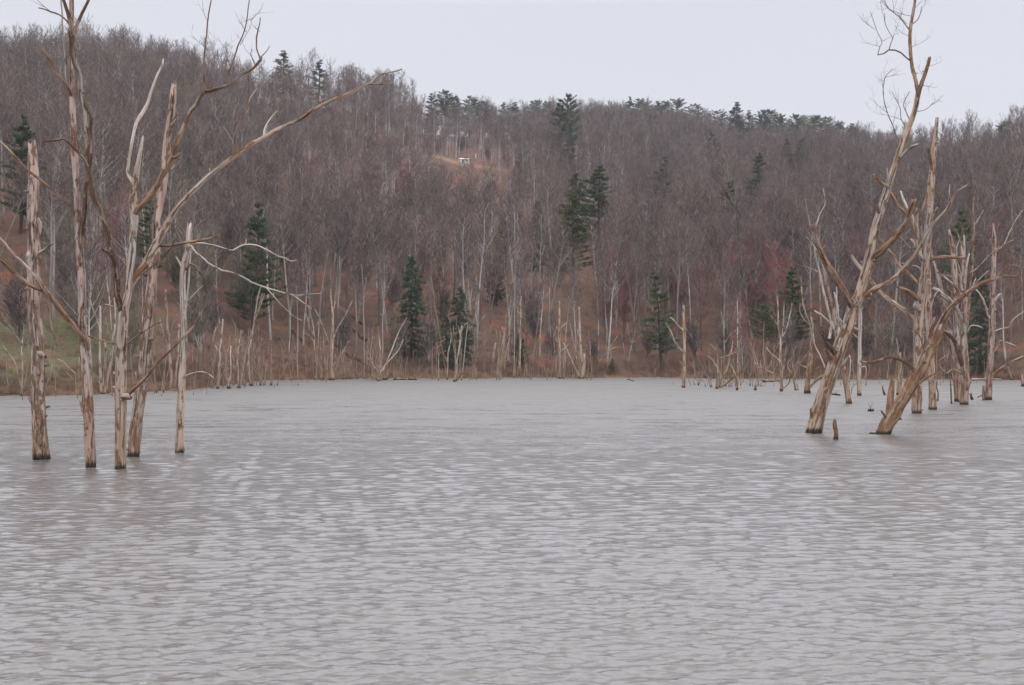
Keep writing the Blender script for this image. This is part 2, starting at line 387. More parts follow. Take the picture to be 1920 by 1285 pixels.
def nubs(mb, o, rad, k, seed, frac=(0.08, 0.98), ln=1.0):
    rr = random.Random(seed)
    for _ in range(k):
        i = int(rr.uniform(*frac) * (len(o) - 2)); t = (o[i + 1] - o[i]).normalized()
        a = rr.uniform(0, 6.28); u = t.orthogonal().normalized(); v = t.cross(u)
        d = (u * math.cos(a) + v * math.sin(a) + t * rr.uniform(-.1, .7)).normalized()
        R = rad[i]; l = R * rr.uniform(.5, 1.5) * ln
        mb.tube([o[i] + d * R * 0.6, o[i] + d * (R + l * .5), o[i] + d * (R + l)], [R * .32, R * .2, R * .10], 6, rough=.1, jag=1.0, seed=seed)
def dead_tree(name, label, by, trunk, limbs, mat, cat='dead tree', seed=1, jag=2.0, n=16, group=None, flute=0.05, knots=8, rough=0.07):
    D = dist(by); bx, byy, bw = trunk[0]
    root = empty(name, (P(bx, by, D).x, D, 0), label, cat, group)
    org = root.location.copy()
    # the trunk carries on to the lake bed
    dx = (trunk[0][0] - trunk[1][0]) / max(1, abs(trunk[0][1] - trunk[1][1]))
    dn = 1.2 * F / D
    tr = [(bx + dx * dn, by + dn, bw * 1.35), (bx + dx * 6, by + 6, bw * 1.12)] + [(bx, by, bw * 1.04)] + list(trunk[1:])
    mb = MB(); o, rad = traced(mb, tr, D, 0.0, n, rough, jag, seed, flute, wig=0.03)
    nubs(mb, o, rad, knots, seed + 5, ln=.45 if trunk[0][2] > 9 else .8)
    mb.build('trunk', mat, root, org)
    made = []
    for i, lb in enumerate(limbs):
        kind, pts, dd = lb[0], lb[1], lb[2]; lm = lb[3] if len(lb) > 3 and lb[3] else mat; d0 = lb[4] if len(lb) > 4 else 0.0
        m2 = MB()
        if kind == 'twig': q, qr = traced(m2, pts, D, dd, 5, 0.0, 0.0, seed * 31 + i, wig=0.25, d0=d0)
        elif kind == 'stub':
            q, qr = traced(m2, pts, D, dd, 9, 0.08, 2.2, seed * 31 + i, wig=0.05, d0=d0)
        else:
            q, qr = traced(m2, pts, D, dd, 10, 0.07, 1.2, seed * 31 + i, wig=0.08, d0=d0); nubs(m2, q, qr, max(2, len(q) // 9), seed * 17 + i, ln=1.4)
        nm = {'twig': 'twig', 'stub': 'broken_stub'}.get(kind, 'branch')
        par = root
        if kind in ('twig', 'stub'):
            best = 0.3
            for (q0, r0, ob, kd) in made:
                if kd != 'branch': continue
                dmin = min((q[0] - z).length for z in q0)
                if dmin < best: best = dmin; par = ob
        ob = m2.build(nm, lm, par, org); made.append((q, qr, ob, kind))
    return root, o, rad, made

def spray(mb, p, d, ln, r, depth, rr, up=0.15, n=4, kids=3, spread=0.8):
    """random twig growth from a point"""
    k = 5; pts = [p]; rad = [r]; dd = d.normalized()
    for i in range(k):
        dd = (dd + Vector((rr.uniform(-1, 1), rr.uniform(-1, 1), rr.uniform(-1, 1))) * 0.22 + Vector((0, 0, up * 0.4))).normalized()
        pts.append(pts[-1] + dd * ln / k); rad.append(r * (1 - 0.65 * (i + 1) / k))
    mb.tube(pts, rad, n if r > 0.02 else 3, cap=False, seed=rr.randrange(9999))
    if depth > 0:
        for _ in range(kids):
            j = rr.randrange(1, k + 1); t = (pts[j] - pts[j - 1]).normalized()
            s_ = Vector((rr.uniform(-1, 1), rr.uniform(-1, 1), rr.uniform(-.4, 1))).normalized()
            spray(mb, pts[j], t * (1 - spread * .5) + s_ * spread, ln * rr.uniform(.4, .65), max(rad[j] * .7, 0.004), depth - 1, rr, up, n, kids, spread)

# --- left group -----------------------------------------------------
A_ = dead_tree('dead_tree', 'thickest barkless pinkish snag with blunt broken top, nearest the left picture edge', 861,
  [(78, 861, 31), (75, 815, 28), (73, 780, 27), (71, 726, 27), (71, 664, 26), (66, 601, 25), (64, 530, 24), (63, 490, 25), (64, 476, 23), (62, 430, 21), (62, 385, 21), (63, 340, 21), (62, 315, 20), (61, 285, 17), (60, 272, 15)],
  [('stub', [(66, 478, 9), (80, 471, 6), (90, 463, 5), (99, 456, 3.5)], -0.5, W_GREY),
   ('stub', [(66, 475, 18), (55, 474, 11), (50, 480, 6)], -0.2, W_PALE),
   ('stub', [(70, 662, 15), (78, 664, 11), (84, 669, 5)], -0.35),
   ('stub', [(70, 760, 12), (60, 755, 7), (56, 748, 4)], -0.1),
   ('stub', [(78, 885, 13), (69, 858, 11), (65, 847, 6), (64, 842, 3)], -0.25, W_DARK),
   ('stub', [(64, 405, 10), (75, 420, 7), (77, 440, 4)], -0.15, W_BARK)],
  W_BARK, seed=3, jag=0.9, knots=14)
B_ = dead_tree('dead_tree', 'tall straight reddish dead tree, second from left edge, low boughs reaching left', 877,
  [(170, 877, 18), (168, 830, 19), (167, 790, 19), (165, 762, 21), (163, 709, 18), (158, 655, 17.5), (154, 601, 15.5), (154, 547, 14.5), (150, 476, 15), (147, 420, 13.5), (144, 350, 12.5), (139, 280, 11.5), (137, 228, 11), (135, 175, 10), (135, 140, 10), (134, 70, 9), (134, 0, 8), (135, -70, 7)],
  [('branch', [(135, 182, 9), (131, 172, 8), (119, 154, 7), (102, 130, 6.5), (90, 108, 5.5), (80, 93, 4.5)], -0.8, W_BROWN),
   ('twig', [(126, 163, 4.5), (124, 154, 4), (122, 105, 4), (117, 52, 3.6), (116, 20, 3), (112, -30, 2.4)], -0.4, W_GREY),
   ('branch', [(163, 655, 13), (158, 636, 12), (145, 622, 11), (136, 608, 10.5), (121, 590, 10), (107, 572, 10), (86, 547, 9.5), (54, 533, 8), (29, 513, 7), (0, 488, 6.5), (-50, 455, 5)], -3.0, W_BROWN),
   ('branch', [(92, 553, 7), (84, 543, 7), (70, 522, 6.5), (47, 497, 5.5), (21, 472, 5), (0, 447, 4.5), (-50, 415, 3.5)], -1.6, W_PINK, -1.6),
   ('branch', [(146, 412, 7), (140, 403, 6), (130, 383, 5.5), (105, 364, 5), (74, 336, 5.5), (49, 317, 5), (32, 298, 4.5), (0, 266, 4), (-40, 240, 3.5)], -1.2, W_BROWN),
   ('branch', [(152, 470, 9), (155, 430, 8), (158, 406, 8), (160, 370, 7), (161, 350, 6.5), (167, 320, 6), (171, 290, 6.5), (171, 262, 6), (170, 240, 6), (171, 222, 5), (165, 208, 4), (160, 196, 3)], -1.0, W_DARK),
   ('twig', [(146, 622, 3.5), (172, 633, 3), (204, 642, 3), (222, 646, 2.4), (236, 652, 2)], 0.2, W_BROWN),
   ('twig', [(88, 551, 4), (90, 570, 3.5), (93, 590, 3), (96, 612, 4), (102, 630, 4), (106, 648, 3)], -1.5, W_BROWN, -1.5),
   ('stub', [(164, 775, 15), (156, 768, 9), (153, 760, 6)], -0.1)],
  W_PINK, seed=5, jag=0.5, knots=12)
rr = random.Random(4)
for (x, y, ln, dx) in ((95, 22, 1.0, -.5), (172, 233, 1.4, 1.0), (228, 208, .6, .8), (175, 224, 1.0, .2), (122, 70, .8, .5), (158, 130, .9, .3), (147, 400, .6, -1)):
    mb = MB(); spray(mb, P(x, y, 40.6), Vector((dx, rr.uniform(-.3, .3), .6)), ln, 0.014, 2, rr, kids=2); mb.build('twig', W_DARK, B_[0], B_[0].location.copy())
C_ = dead_tree('dead_tree', 'forked dead tree with dark and pale stems and a very long bough arching right', 879,
  [(225, 879, 20), (226, 840, 21), (226, 798, 21), (226, 744, 22), (227, 691, 21), (229, 637, 20), (231, 600, 20), (233, 576, 18), (239, 556, 15), (242, 530, 14), (245, 500, 14), (247, 476, 13.5), (249, 440, 13.5), (252, 415, 14), (250, 385, 14.5), (252, 362, 14), (254, 343, 12.5), (259, 308, 9), (264, 280, 7), (268, 257, 3)],
  [('branch', [(230, 600, 14), (227, 575, 13.5), (221, 555, 13), (219, 530, 12.5), (217, 512, 12), (211, 486, 11), (206, 461, 10.5), (203, 445, 10), (189, 399, 9.5), (175, 368, 9), (168, 333, 9), (163, 298, 9.5), (163, 263, 9.5), (159, 210, 9), (152, 175, 9), (149, 140, 10), (140, 118, 9.5), (136, 88, 11), (134, 60, 11)], -1.5, W_DARK),
   ('branch', [(135, 66, 8), (133, 48, 8), (128, 28, 7), (119, 0, 6), (108, -35, 5)], -1.8, W_DARK, -1.5),
   ('branch', [(136, 66, 7), (142, 52, 7), (154, 25, 6), (166, 0, 5.5), (176, -30, 4.5)], -1.2, W_DARK, -1.5),
   ('twig', [(131, 48, 4), (126, 40, 3.5), (112, 28, 3), (95, 22, 3), (82, 17, 2.4), (72, 15, 2)], -2.0, W_DARK, -1.5),
   ('branch', [(164, 312, 6), (161, 305, 5.5), (154, 294, 5), (137, 277, 4.5), (121, 261, 4.5), (105, 263, 4.5), (90, 264, 4), (79, 266, 3)], -2.2, W_DARK, -1.3),
   ('stub', [(219, 525, 11), (214, 498, 10), (211, 482, 8), (204, 474, 7), (195, 470, 5)], -0.9, W_DARK, -0.2),
   ('branch', [(254, 352, 7), (249, 341, 6.5), (240, 326, 6.5), (241, 308, 6), (243, 291, 6), (252, 245, 6.5), (258, 226, 6.5), (266, 214, 6.5), (277, 193, 6), (284, 172, 5.5), (291, 151, 5), (299, 133, 4.5), (305, 121, 5), (306, 112, 3)], 0.8, W_PALE),
   ('branch', [(250, 405, 12), (258, 394, 11.5), (266, 385, 11), (280, 368, 10.5), (291, 354, 10.5), (303, 332, 10), (315, 312, 10), (326, 284, 9), (336, 259, 8.5), (343, 241, 8), (350, 224, 8), (358, 208, 8), (368, 196, 8), (374, 184, 7.5), (383, 173, 8), (401, 169, 7), (425, 161, 6), (440, 152, 5.5), (450, 142, 5), (463, 136, 4.8), (475, 128, 4.5), (489, 112, 4.5)], -2.0, W_BROWN),
   ('stub', [(323, 296, 7), (329, 296, 6), (336, 289, 4)], -0.9, W_BROWN, -0.9),
   ('stub', [(322, 318, 7), (326, 314, 6), (330, 308, 4)], -0.9, W_DARK, -0.9),
   ('branch', [(237, 560, 13), (243, 540, 13.5), (250, 527, 13.5), (258, 516, 14), (272, 494, 13.5), (286, 469, 13.5), (301, 444, 13.5), (308, 431, 13), (316, 415, 12), (326, 399, 11.5), (350, 371, 10.5), (371, 350, 10), (395, 327, 9.5), (415, 312, 9), (443, 291, 9), (470, 272, 8.5), (496, 257, 8.5), (520, 243, 7.5), (566, 222, 7), (582, 209, 6.5), (597, 201, 6.5), (625, 187, 6), (657, 175, 5.5), (681, 161, 5), (695, 156, 4.5), (703, 147, 4), (709, 142, 3.5), (730, 136, 3), (742, 134, 3), (753, 130, 2.4)], 2.5, W_TAN),
   ('twig', [(690, 158, 3.2), (705, 158, 3), (716, 158, 2.6), (730, 157, 2), (737, 154, 2)], 2.4, W_BROWN, 2.0),
   ('stub', [(496, 256, 7), (497, 245, 6), (501, 235, 5.5), (510, 221, 5), (519, 210, 4)], 1.6, W_PALE, 1.5),
   ('twig', [(438, 290, 3.4), (441, 252, 3), (447, 237, 2.8), (452, 224, 2.6), (462, 202, 2.6), (465, 190, 2.2), (466, 160, 2), (467, 138, 1.6)], 1.0, W_BROWN, 1.2),
   ('twig', [(463, 198, 2.2), (470, 183, 2), (482, 166, 2), (493, 150, 1.6), (502, 135, 1.4)], 1.6, W_GREY, 1.1),
   ('twig', [(440, 272, 2.2), (431, 256, 2), (422, 242, 2), (410, 228, 1.8), (401, 210, 1.7), (396, 186, 1.4)], 0.6, W_GREY, 1.2),
   ('twig', [(382, 176, 5), (383, 168, 4), (382, 140, 3.2), (382, 116, 3.2), (384, 92, 3), (387, 70, 2.8), (390, 35, 2.6), (395, 5, 2.2), (402, -30, 1.8)], -1.9, W_BROWN, -1.4),
   ('twig', [(425, 163, 3.6), (427, 150, 3.2), (432, 126, 3), (441, 102, 2.8), (450, 77, 2.8), (457, 62, 2.4), (462, 42, 2.2), (465, 20, 2), (470, -20, 1.6)], -2.2, W_BROWN, -1.7),
   ('twig', [(489, 113, 3.6), (483, 98, 3), (481, 85, 2.8), (481, 70, 2.8), (484, 56, 2.4), (487, 46, 2.2), (488, 33, 1.6)], -2.3, W_DARK, -2.0),
   ('twig', [(479, 125, 2), (474, 112, 1.8), (470, 100, 1.6), (473, 92, 1.2)], -2.1, W_DARK, -1.9),
   ('twig', [(488, 108, 2), (498, 98, 1.6), (506, 86, 1.2)], -2.1, W_DARK, -2.0),
   ('stub', [(227, 748, 16), (232, 744, 14), (240, 744, 11), (244, 746, 5)], -0.35, W_PINK),
   ('branch', [(236, 748, 8), (240, 742, 7), (248, 732, 7), (258, 723, 6.5), (276, 705, 5.5), (297, 678, 4.8), (322, 655, 4.4), (344, 633, 4), (358, 618, 3.6), (369, 605, 3.2), (376, 592, 2.2)], -1.4, W_BROWN),
   ('twig', [(231, 655, 3.2), (238, 645, 3), (251, 635, 2.8), (260, 628, 2.6), (269, 623, 2.4), (285, 612, 1.8), (305, 603, 1.3)], -0.6, W_DARK),
   ('twig', [(268, 622, 2.4), (266, 613, 2.2), (261, 602, 2.2), (266, 592, 2), (267, 580, 1.8), (262, 561, 1.3)], -0.8, W_DARK, -0.5),
   ('twig', [(257, 520, 4), (269, 512, 3), (282, 502, 2.6), (297, 492, 2.4), (311, 477, 2), (322, 461, 1.8), (329, 448, 1.3)], -0.9, W_DARK, 0.2),
   ('branch', [(298, 461, 6), (306, 461, 5.5), (322, 460, 5.5), (344, 456, 5), (376, 451, 4.8), (399, 446, 4.2), (412, 439, 3)], 0.6, W_BROWN, 0.6)],
  W_SOFT, seed=8, jag=2.5, knots=10)
rr = random.Random(14)
for (x, y, ln, dx) in ((432, 126, 1.0, -.4), (462, 60, .7, -.7), (387, 90, .6, -.6), (390, 40, .8, -.5), (488, 60, .6, -1), (480, 120, .9, -.4), (500, 140, .8, .6), (465, 150, .8, -.3), (396, 190, .7, -.3), (470, 40, .7, .5), (450, 85, .8, .4), (566, 220, .35, 0), (300, 605, .6, .7)):
    mb = MB(); spray(mb, P(x, y, 39.5), Vector((dx, rr.uniform(-.3, .3), .7)), ln, 0.011, 2, rr, kids=2); mb.build('twig', W_DARK, C_[0], C_[0].location.copy())
Fk = dead_tree('dead_tree', 'leaning branchless snag with flaky orange bark, standing behind the forked tree', 856,
  [(250, 856, 21), (256, 798, 21), (263, 744, 22), (270, 691, 21), (274, 637, 21), (281, 583, 20), (286, 512, 18), (294, 458, 17.5), (296, 403, 17), (305, 350, 16.5), (310, 305, 16), (315, 252, 15), (322, 210, 14), (325, 180, 12), (326, 163, 10)],
  [('stub', [(318, 240, 9), (325, 232, 6), (328, 226, 4)], -0.2), ('stub', [(274, 636, 8), (285, 636, 5), (289, 633, 3)], -0.2),
   ('stub', [(264, 720, 8), (255, 706, 5), (253, 698, 3)], -0.2), ('stub', [(270, 690, 9), (279, 687, 5), (281, 680, 3)], -0.2)],
  W_BARK, seed=11, jag=1.6, knots=16)
G_ = dead_tree('dead_tree', 'slender pale grey snag with fine drooping branches on its right, rightmost of the left cluster', 849,
  [(337, 849, 15), (337, 815, 14), (338, 780, 14), (340, 745, 14), (342, 709, 14), (345, 655, 12.5), (345, 620, 11.5), (344, 583, 11), (342, 530, 10.5), (344, 504, 11), (348, 485, 11), (351, 469, 11), (353, 440, 10), (355, 423, 7)],
  [('stub', [(345, 508, 6), (340, 497, 5), (335, 488, 4), (331, 482, 2.5)], 0.3, W_PALE),
   ('twig', [(352, 470, 5), (358, 461, 4.5), (366, 474, 4.4), (380, 484, 4), (394, 496, 4), (415, 507, 3.6), (434, 511, 3.6), (457, 521, 3.4), (473, 530, 3.2), (497, 539, 3), (520, 546, 2.8), (543, 552, 2.5), (562, 554, 2.2), (582, 552, 2), (602, 550, 1.6)], -2.5, W_GREY),
   ('twig', [(543, 552, 2.4), (554, 557, 2.2), (562, 563, 2.2), (573, 571, 2), (584, 580, 1.6)], -2.6, W_GREY, -2.1),
   ('twig', [(500, 541, 2), (510, 552, 2), (520, 564, 1.8), (533, 578, 1.8), (543, 587, 1.7), (553, 595, 1.6), (566, 601, 1.3)], -1.5, W_PALE, -1.8),
   ('twig', [(355, 456, 4), (365, 456, 3.6), (380, 457, 3.2), (403, 461, 3.2), (422, 467, 3), (436, 470, 3), (448, 463, 3), (460, 459, 2.8), (480, 460, 2.6), (501, 469, 2.5), (520, 480, 2.4), (534, 484, 2.2), (545, 490, 2), (556, 488, 1.6)], 1.2, W_PALE),
   ('twig', [(460, 460, 2), (461, 454, 1.8), (462, 449, 1.3)], 0.7, W_PALE, 0.7),
   ('twig', [(344, 508, 5), (350, 504, 4.5), (358, 495, 4), (366, 499, 3.6), (372, 508, 3.6), (380, 520, 3.4), (384, 537, 3.2), (384, 555, 3), (381, 572, 2.8), (377, 592, 2.2), (380, 604, 1.6)], -1.0, W_DARK),
   ('twig', [(382, 535, 2.4), (372, 543, 2.2), (360, 556, 2), (351, 568, 1.6)], -0.9, W_GREY, -0.6),
   ('twig', [(343, 712, 4), (350, 705, 3.6), (362, 700, 3.2), (380, 698, 3), (391, 702, 2.4), (401, 709, 1.6)], -1.0, W_PALE)],
  W_PALE, seed=13, jag=1.2, knots=7)

# --- right group ----------------------------------------------------
H_ = dead_tree('dead_tree', 'great leaning dead tree in the right cluster, its high forked crown rising into the sky', 812,
  [(1526, 812, 27), (1531, 790, 26), (1538, 765, 26), (1550, 725, 25), (1564, 684, 25), (1579, 640, 26), (1590, 612, 26), (1599, 581, 23), (1612, 551, 18), (1620, 525, 18), (1627, 503, 18.5), (1634, 468, 17), (1641, 430, 15.5), (1653, 389, 14.5), (1666, 350, 14), (1676, 319, 13.5), (1687, 287, 13.5), (1697, 256, 12), (1708, 228, 10.5), (1714, 212, 9.5), (1718, 196, 9.5), (1721, 175, 8.5)],
  [('branch', [(1721, 185, 8), (1720, 168, 7.5), (1716, 147, 7), (1711, 130, 6.5), (1709, 116, 6.5), (1707, 95, 6.5), (1706, 77, 6.5), (1707, 55, 6), (1710, 35, 5.5), (1714, 12, 5), (1718, -25, 4)], 0.8, W_BROWN),
   ('branch', [(1720, 185, 8), (1724, 168, 8), (1729, 154, 7.5), (1735, 137, 7), (1740, 122, 6.5), (1743, 110, 6)], -0.8, W_BROWN),
   ('twig', [(1708, 114, 3.6), (1699, 108, 3), (1690, 100, 2.8), (1680, 95, 2.8), (1667, 94, 2.8), (1660, 99, 2.6), (1652, 102, 2.4), (1645, 103, 2)], -1.2, W_DARK, 0.5),
   ('twig', [(1667, 94, 2), (1670, 82, 1.8), (1674, 72, 1.5), (1668, 62, 1.2), (1660, 45, 1.2), (1659, 25, 1)], -1.4, W_DARK, -0.8),
   ('twig', [(1646, 102, 1.8), (1650, 88, 1.5), (1654, 78, 1.2), (1645, 60, 1.2), (1638, 40, 1), (1632, 22, .9)], -1.6, W_DARK, -1.2),
   ('twig', [(1706, 57, 2.6), (1698, 47, 2.2), (1688, 34, 2), (1676, 24, 1.8), (1665, 14, 1.5), (1655, -4, 1.2)], 1.6, W_DARK, 0.6),
   ('twig', [(1711, 45, 2), (1720, 38, 1.6), (1726, 25, 1.3), (1728, 12, 1)], 0, W_DARK, 0.6),
   ('twig', [(1686, 278, 2.6), (1681, 258, 2.2), (1674, 236, 2), (1664, 212, 1.8), (1657, 185, 1.6), (1656, 165, 1.4), (1661, 143, 1.2), (1675, 130, 1)], 1.8, W_DARK, 0.2),
   ('twig', [(1704, 222, 2), (1698, 208, 1.7), (1694, 196, 1.5), (1700, 182, 1.2), (1705, 172, 1)], -1.0, W_DARK),
   ('twig', [(1700, 240, 2), (1690, 225, 1.7), (1688, 205, 1.4), (1681, 188, 1.2), (1672, 172, 1)], 0.8, W_DARK),
   ('twig', [(1720, 209, 1.6), (1732, 207, 1.4), (1742, 201, 1.2), (1750, 192, 1)], 0.8, W_DARK),
   ('branch', [(1687, 298, 8), (1691, 293, 7), (1697, 286, 6.5), (1704, 280, 6), (1713, 274, 5), (1722, 271, 3)], -1.0, W_GREY),
   ('branch', [(1668, 350, 7), (1664, 350, 6), (1652, 343, 6), (1645, 336, 5.5), (1639, 328, 4.5)], -0.6, W_TAN),
   ('stub', [(1668, 340, 5), (1666, 330, 5), (1664, 318, 3)], -0.4, W_PALE),
   ('stub', [(1650, 404, 8), (1646, 392, 7), (1645, 386, 5)], -0.3, W_BROWN),
   ('branch', [(1632, 492, 14), (1642, 479, 13), (1651, 472, 13), (1663, 460, 13), (1675, 448, 13), (1686, 434, 12.5), (1696, 420, 12.5), (1706, 398, 11.5), (1712, 380, 11), (1714, 375, 9)], -1.8, W_BROWN),
   ('branch', [(1600, 590, 14), (1596, 573, 12), (1590, 560, 11.5), (1583, 547, 11.5), (1566, 520, 11.5), (1548, 492, 11.5), (1535, 462, 11), (1527, 438, 11), (1525, 424, 9)], -1.5, W_BROWN),
   ('twig', [(1528, 428, 3.4), (1533, 415, 2.8), (1538, 402, 2.8), (1547, 385, 2.8), (1546, 368, 2.4), (1544, 354, 1.8)], -1.7, W_PALE, -1.5),
   ('twig', [(1526, 430, 3), (1520, 424, 2.4), (1516, 408, 2), (1513, 392, 2), (1509, 373, 1.5)], -1.8, W_GREY, -1.5),
   ('branch', [(1608, 575, 11), (1617, 561, 10), (1628, 551, 10), (1641, 542, 10), (1668, 528, 9.5), (1680, 519, 9), (1692, 506, 9), (1713, 482, 8), (1724, 464, 7.5), (1733, 448, 7), (1742, 430, 7), (1752, 418, 6), (1765, 404, 5), (1778, 389, 5), (1786, 370, 4.4), (1796, 359, 4), (1806, 352, 3.4), (1813, 347, 2)], -2.5, W_TAN),
   ('twig', [(1783, 375, 2.5), (1780, 362, 2.2), (1781, 346, 1.5)], -2.0, W_GREY, -2.0),
   ('stub', [(1572, 672, 13), (1562, 658, 9), (1552, 643, 8), (1541, 624, 7)], -0.9, W_DARK),
   ('stub', [(1563, 690, 11), (1556, 668, 9), (1548, 656, 5)], -0.5, W_TAN),
   ('stub', [(1585, 620, 10), (1577, 606, 7), (1573, 598, 4)], -0.4, W_PALE),
   ('stub', [(1532, 795, 12), (1522, 779, 6), (1520, 768, 3)], -0.2, W_DARK),
   ('branch', [(1574, 690, 9), (1582, 682, 8), (1589, 673, 7), (1592, 668, 5), (1595, 680, 3), (1594, 700, 2.4), (1591, 715, 2)], -0.9, W_GREY),
   ('stub', [(1603, 572, 13), (1608, 567, 9)], -0.55, W_PALE)],
  W_TAN, seed=21, jag=0.8, knots=14, rough=0.09)
rr = random.Random(24)
for (x, y, ln, dx, dz) in ((1659, 40, 1.1, -.3, .8), (1674, 75, .8, .2, .8), (1640, 55, 1.1, -.6, .5), (1650, 88, .8, -.9, .3), (1652, 78, .8, .7, .3), (1688, 34, 1.0, .3, .8), (1676, 24, .9, .2, 1), (1665, 16, .9, -.6, .3),
                           (1720, 38, 1.0, .5, .8), (1712, 20, 1.0, .6, .6), (1708, 88, .8, .9, .2), (1707, 70, .7, -.8, .4), (1700, 45, .8, -.7, .5), (1657, 180, 1.0, -.2, .9), (1660, 145, .9, .9, .2), (1664, 212, 1.1, -.8, .2),
                           (1674, 236, .9, .4, .9), (1688, 205, 1.0, -.3, 1), (1690, 225, 1.2, -.9, .5), (1698, 208, .8, -.2, 1), (1742, 201, .9, .8, .4), (1738, 125, .7, .8, .2), (1734, 145, .6, -.8, .4), (1730, 160, .7, .6, -.3),
                           (1545, 370, .3, -.5, .6), (1800, 355, .7, .6, .3), (1655, 165, .8, .3, 1), (1708, 30, 1.1, -.9, .3)):
    mb = MB(); spray(mb, P(x, y, 56.0), Vector((dx, rr.uniform(-.4, .4), dz)), ln, 0.013, 2, rr, kids=3, spread=.9); mb.build('twig', W_DARK, H_[0], H_[0].location.copy())
J_ = dead_tree('dead_tree', 'low dark hollow trunk leaning far right, forked just above the water, right cluster', 814,
  [(1656, 814, 26), (1664, 795, 25), (1675, 778, 25), (1686, 760, 22), (1699, 740, 21), (1710, 720, 21), (1720, 701, 22), (1730, 680, 21), (1740, 660, 21), (1748, 645, 20), (1756, 630, 19), (1764, 612, 17), (1770, 598, 13)],
  [('branch', [(1762, 614, 12), (1773, 592, 10.5), (1780, 580, 9.5), (1788, 571, 9), (1802, 559, 8.5), (1816, 547, 8), (1829, 538, 7.5), (1843, 530, 7.5), (1858, 526, 7), (1874, 520, 6), (1890, 518, 4.5), (1907, 519, 3)], -1.8, W_BROWN),
   ('twig', [(1874, 521, 4), (1877, 513, 3.6), (1884, 505, 3.2), (1891, 499, 3), (1905, 498, 2.6), (1918, 503, 2.4), (1945, 512, 2)], -2.2, W_BROWN, -1.5),
   ('stub', [(1669, 792, 16), (1668, 772, 14), (1669, 752, 12.5), (1671, 735, 12), (1673, 719, 9)], 0.5, W_BROWN),
   ('branch', [(1724, 705, 8), (1716, 697, 7), (1706, 686, 6), (1692, 677, 5.5), (1680, 672, 5.5), (1668, 670, 5.5), (1656, 673, 5.5), (1644, 677, 5.5), (1628, 680, 5), (1615, 678, 4)], -1.2, W_DARK),
   ('stub', [(1742, 652, 12), (1745, 630, 9), (1748, 610, 6), (1751, 598, 4)], -0.5, W_TAN),
   ('stub', [(1664, 786, 6), (1657, 777, 4), (1653, 772, 3)], -0.5, W_DARK),
   ('branch', [(1715, 726, 5), (1728, 716, 4.5), (1742, 706, 3.6), (1763, 697, 2.4)], -1.0, W_TAN),
   ('twig', [(1735, 668, 2.4), (1728, 640, 2), (1720, 625, 1.8), (1700, 612, 1.2)], -1.4, W_DARK)],
  W_BROWN, seed=23, jag=2.6, knots=14, rough=0.13)
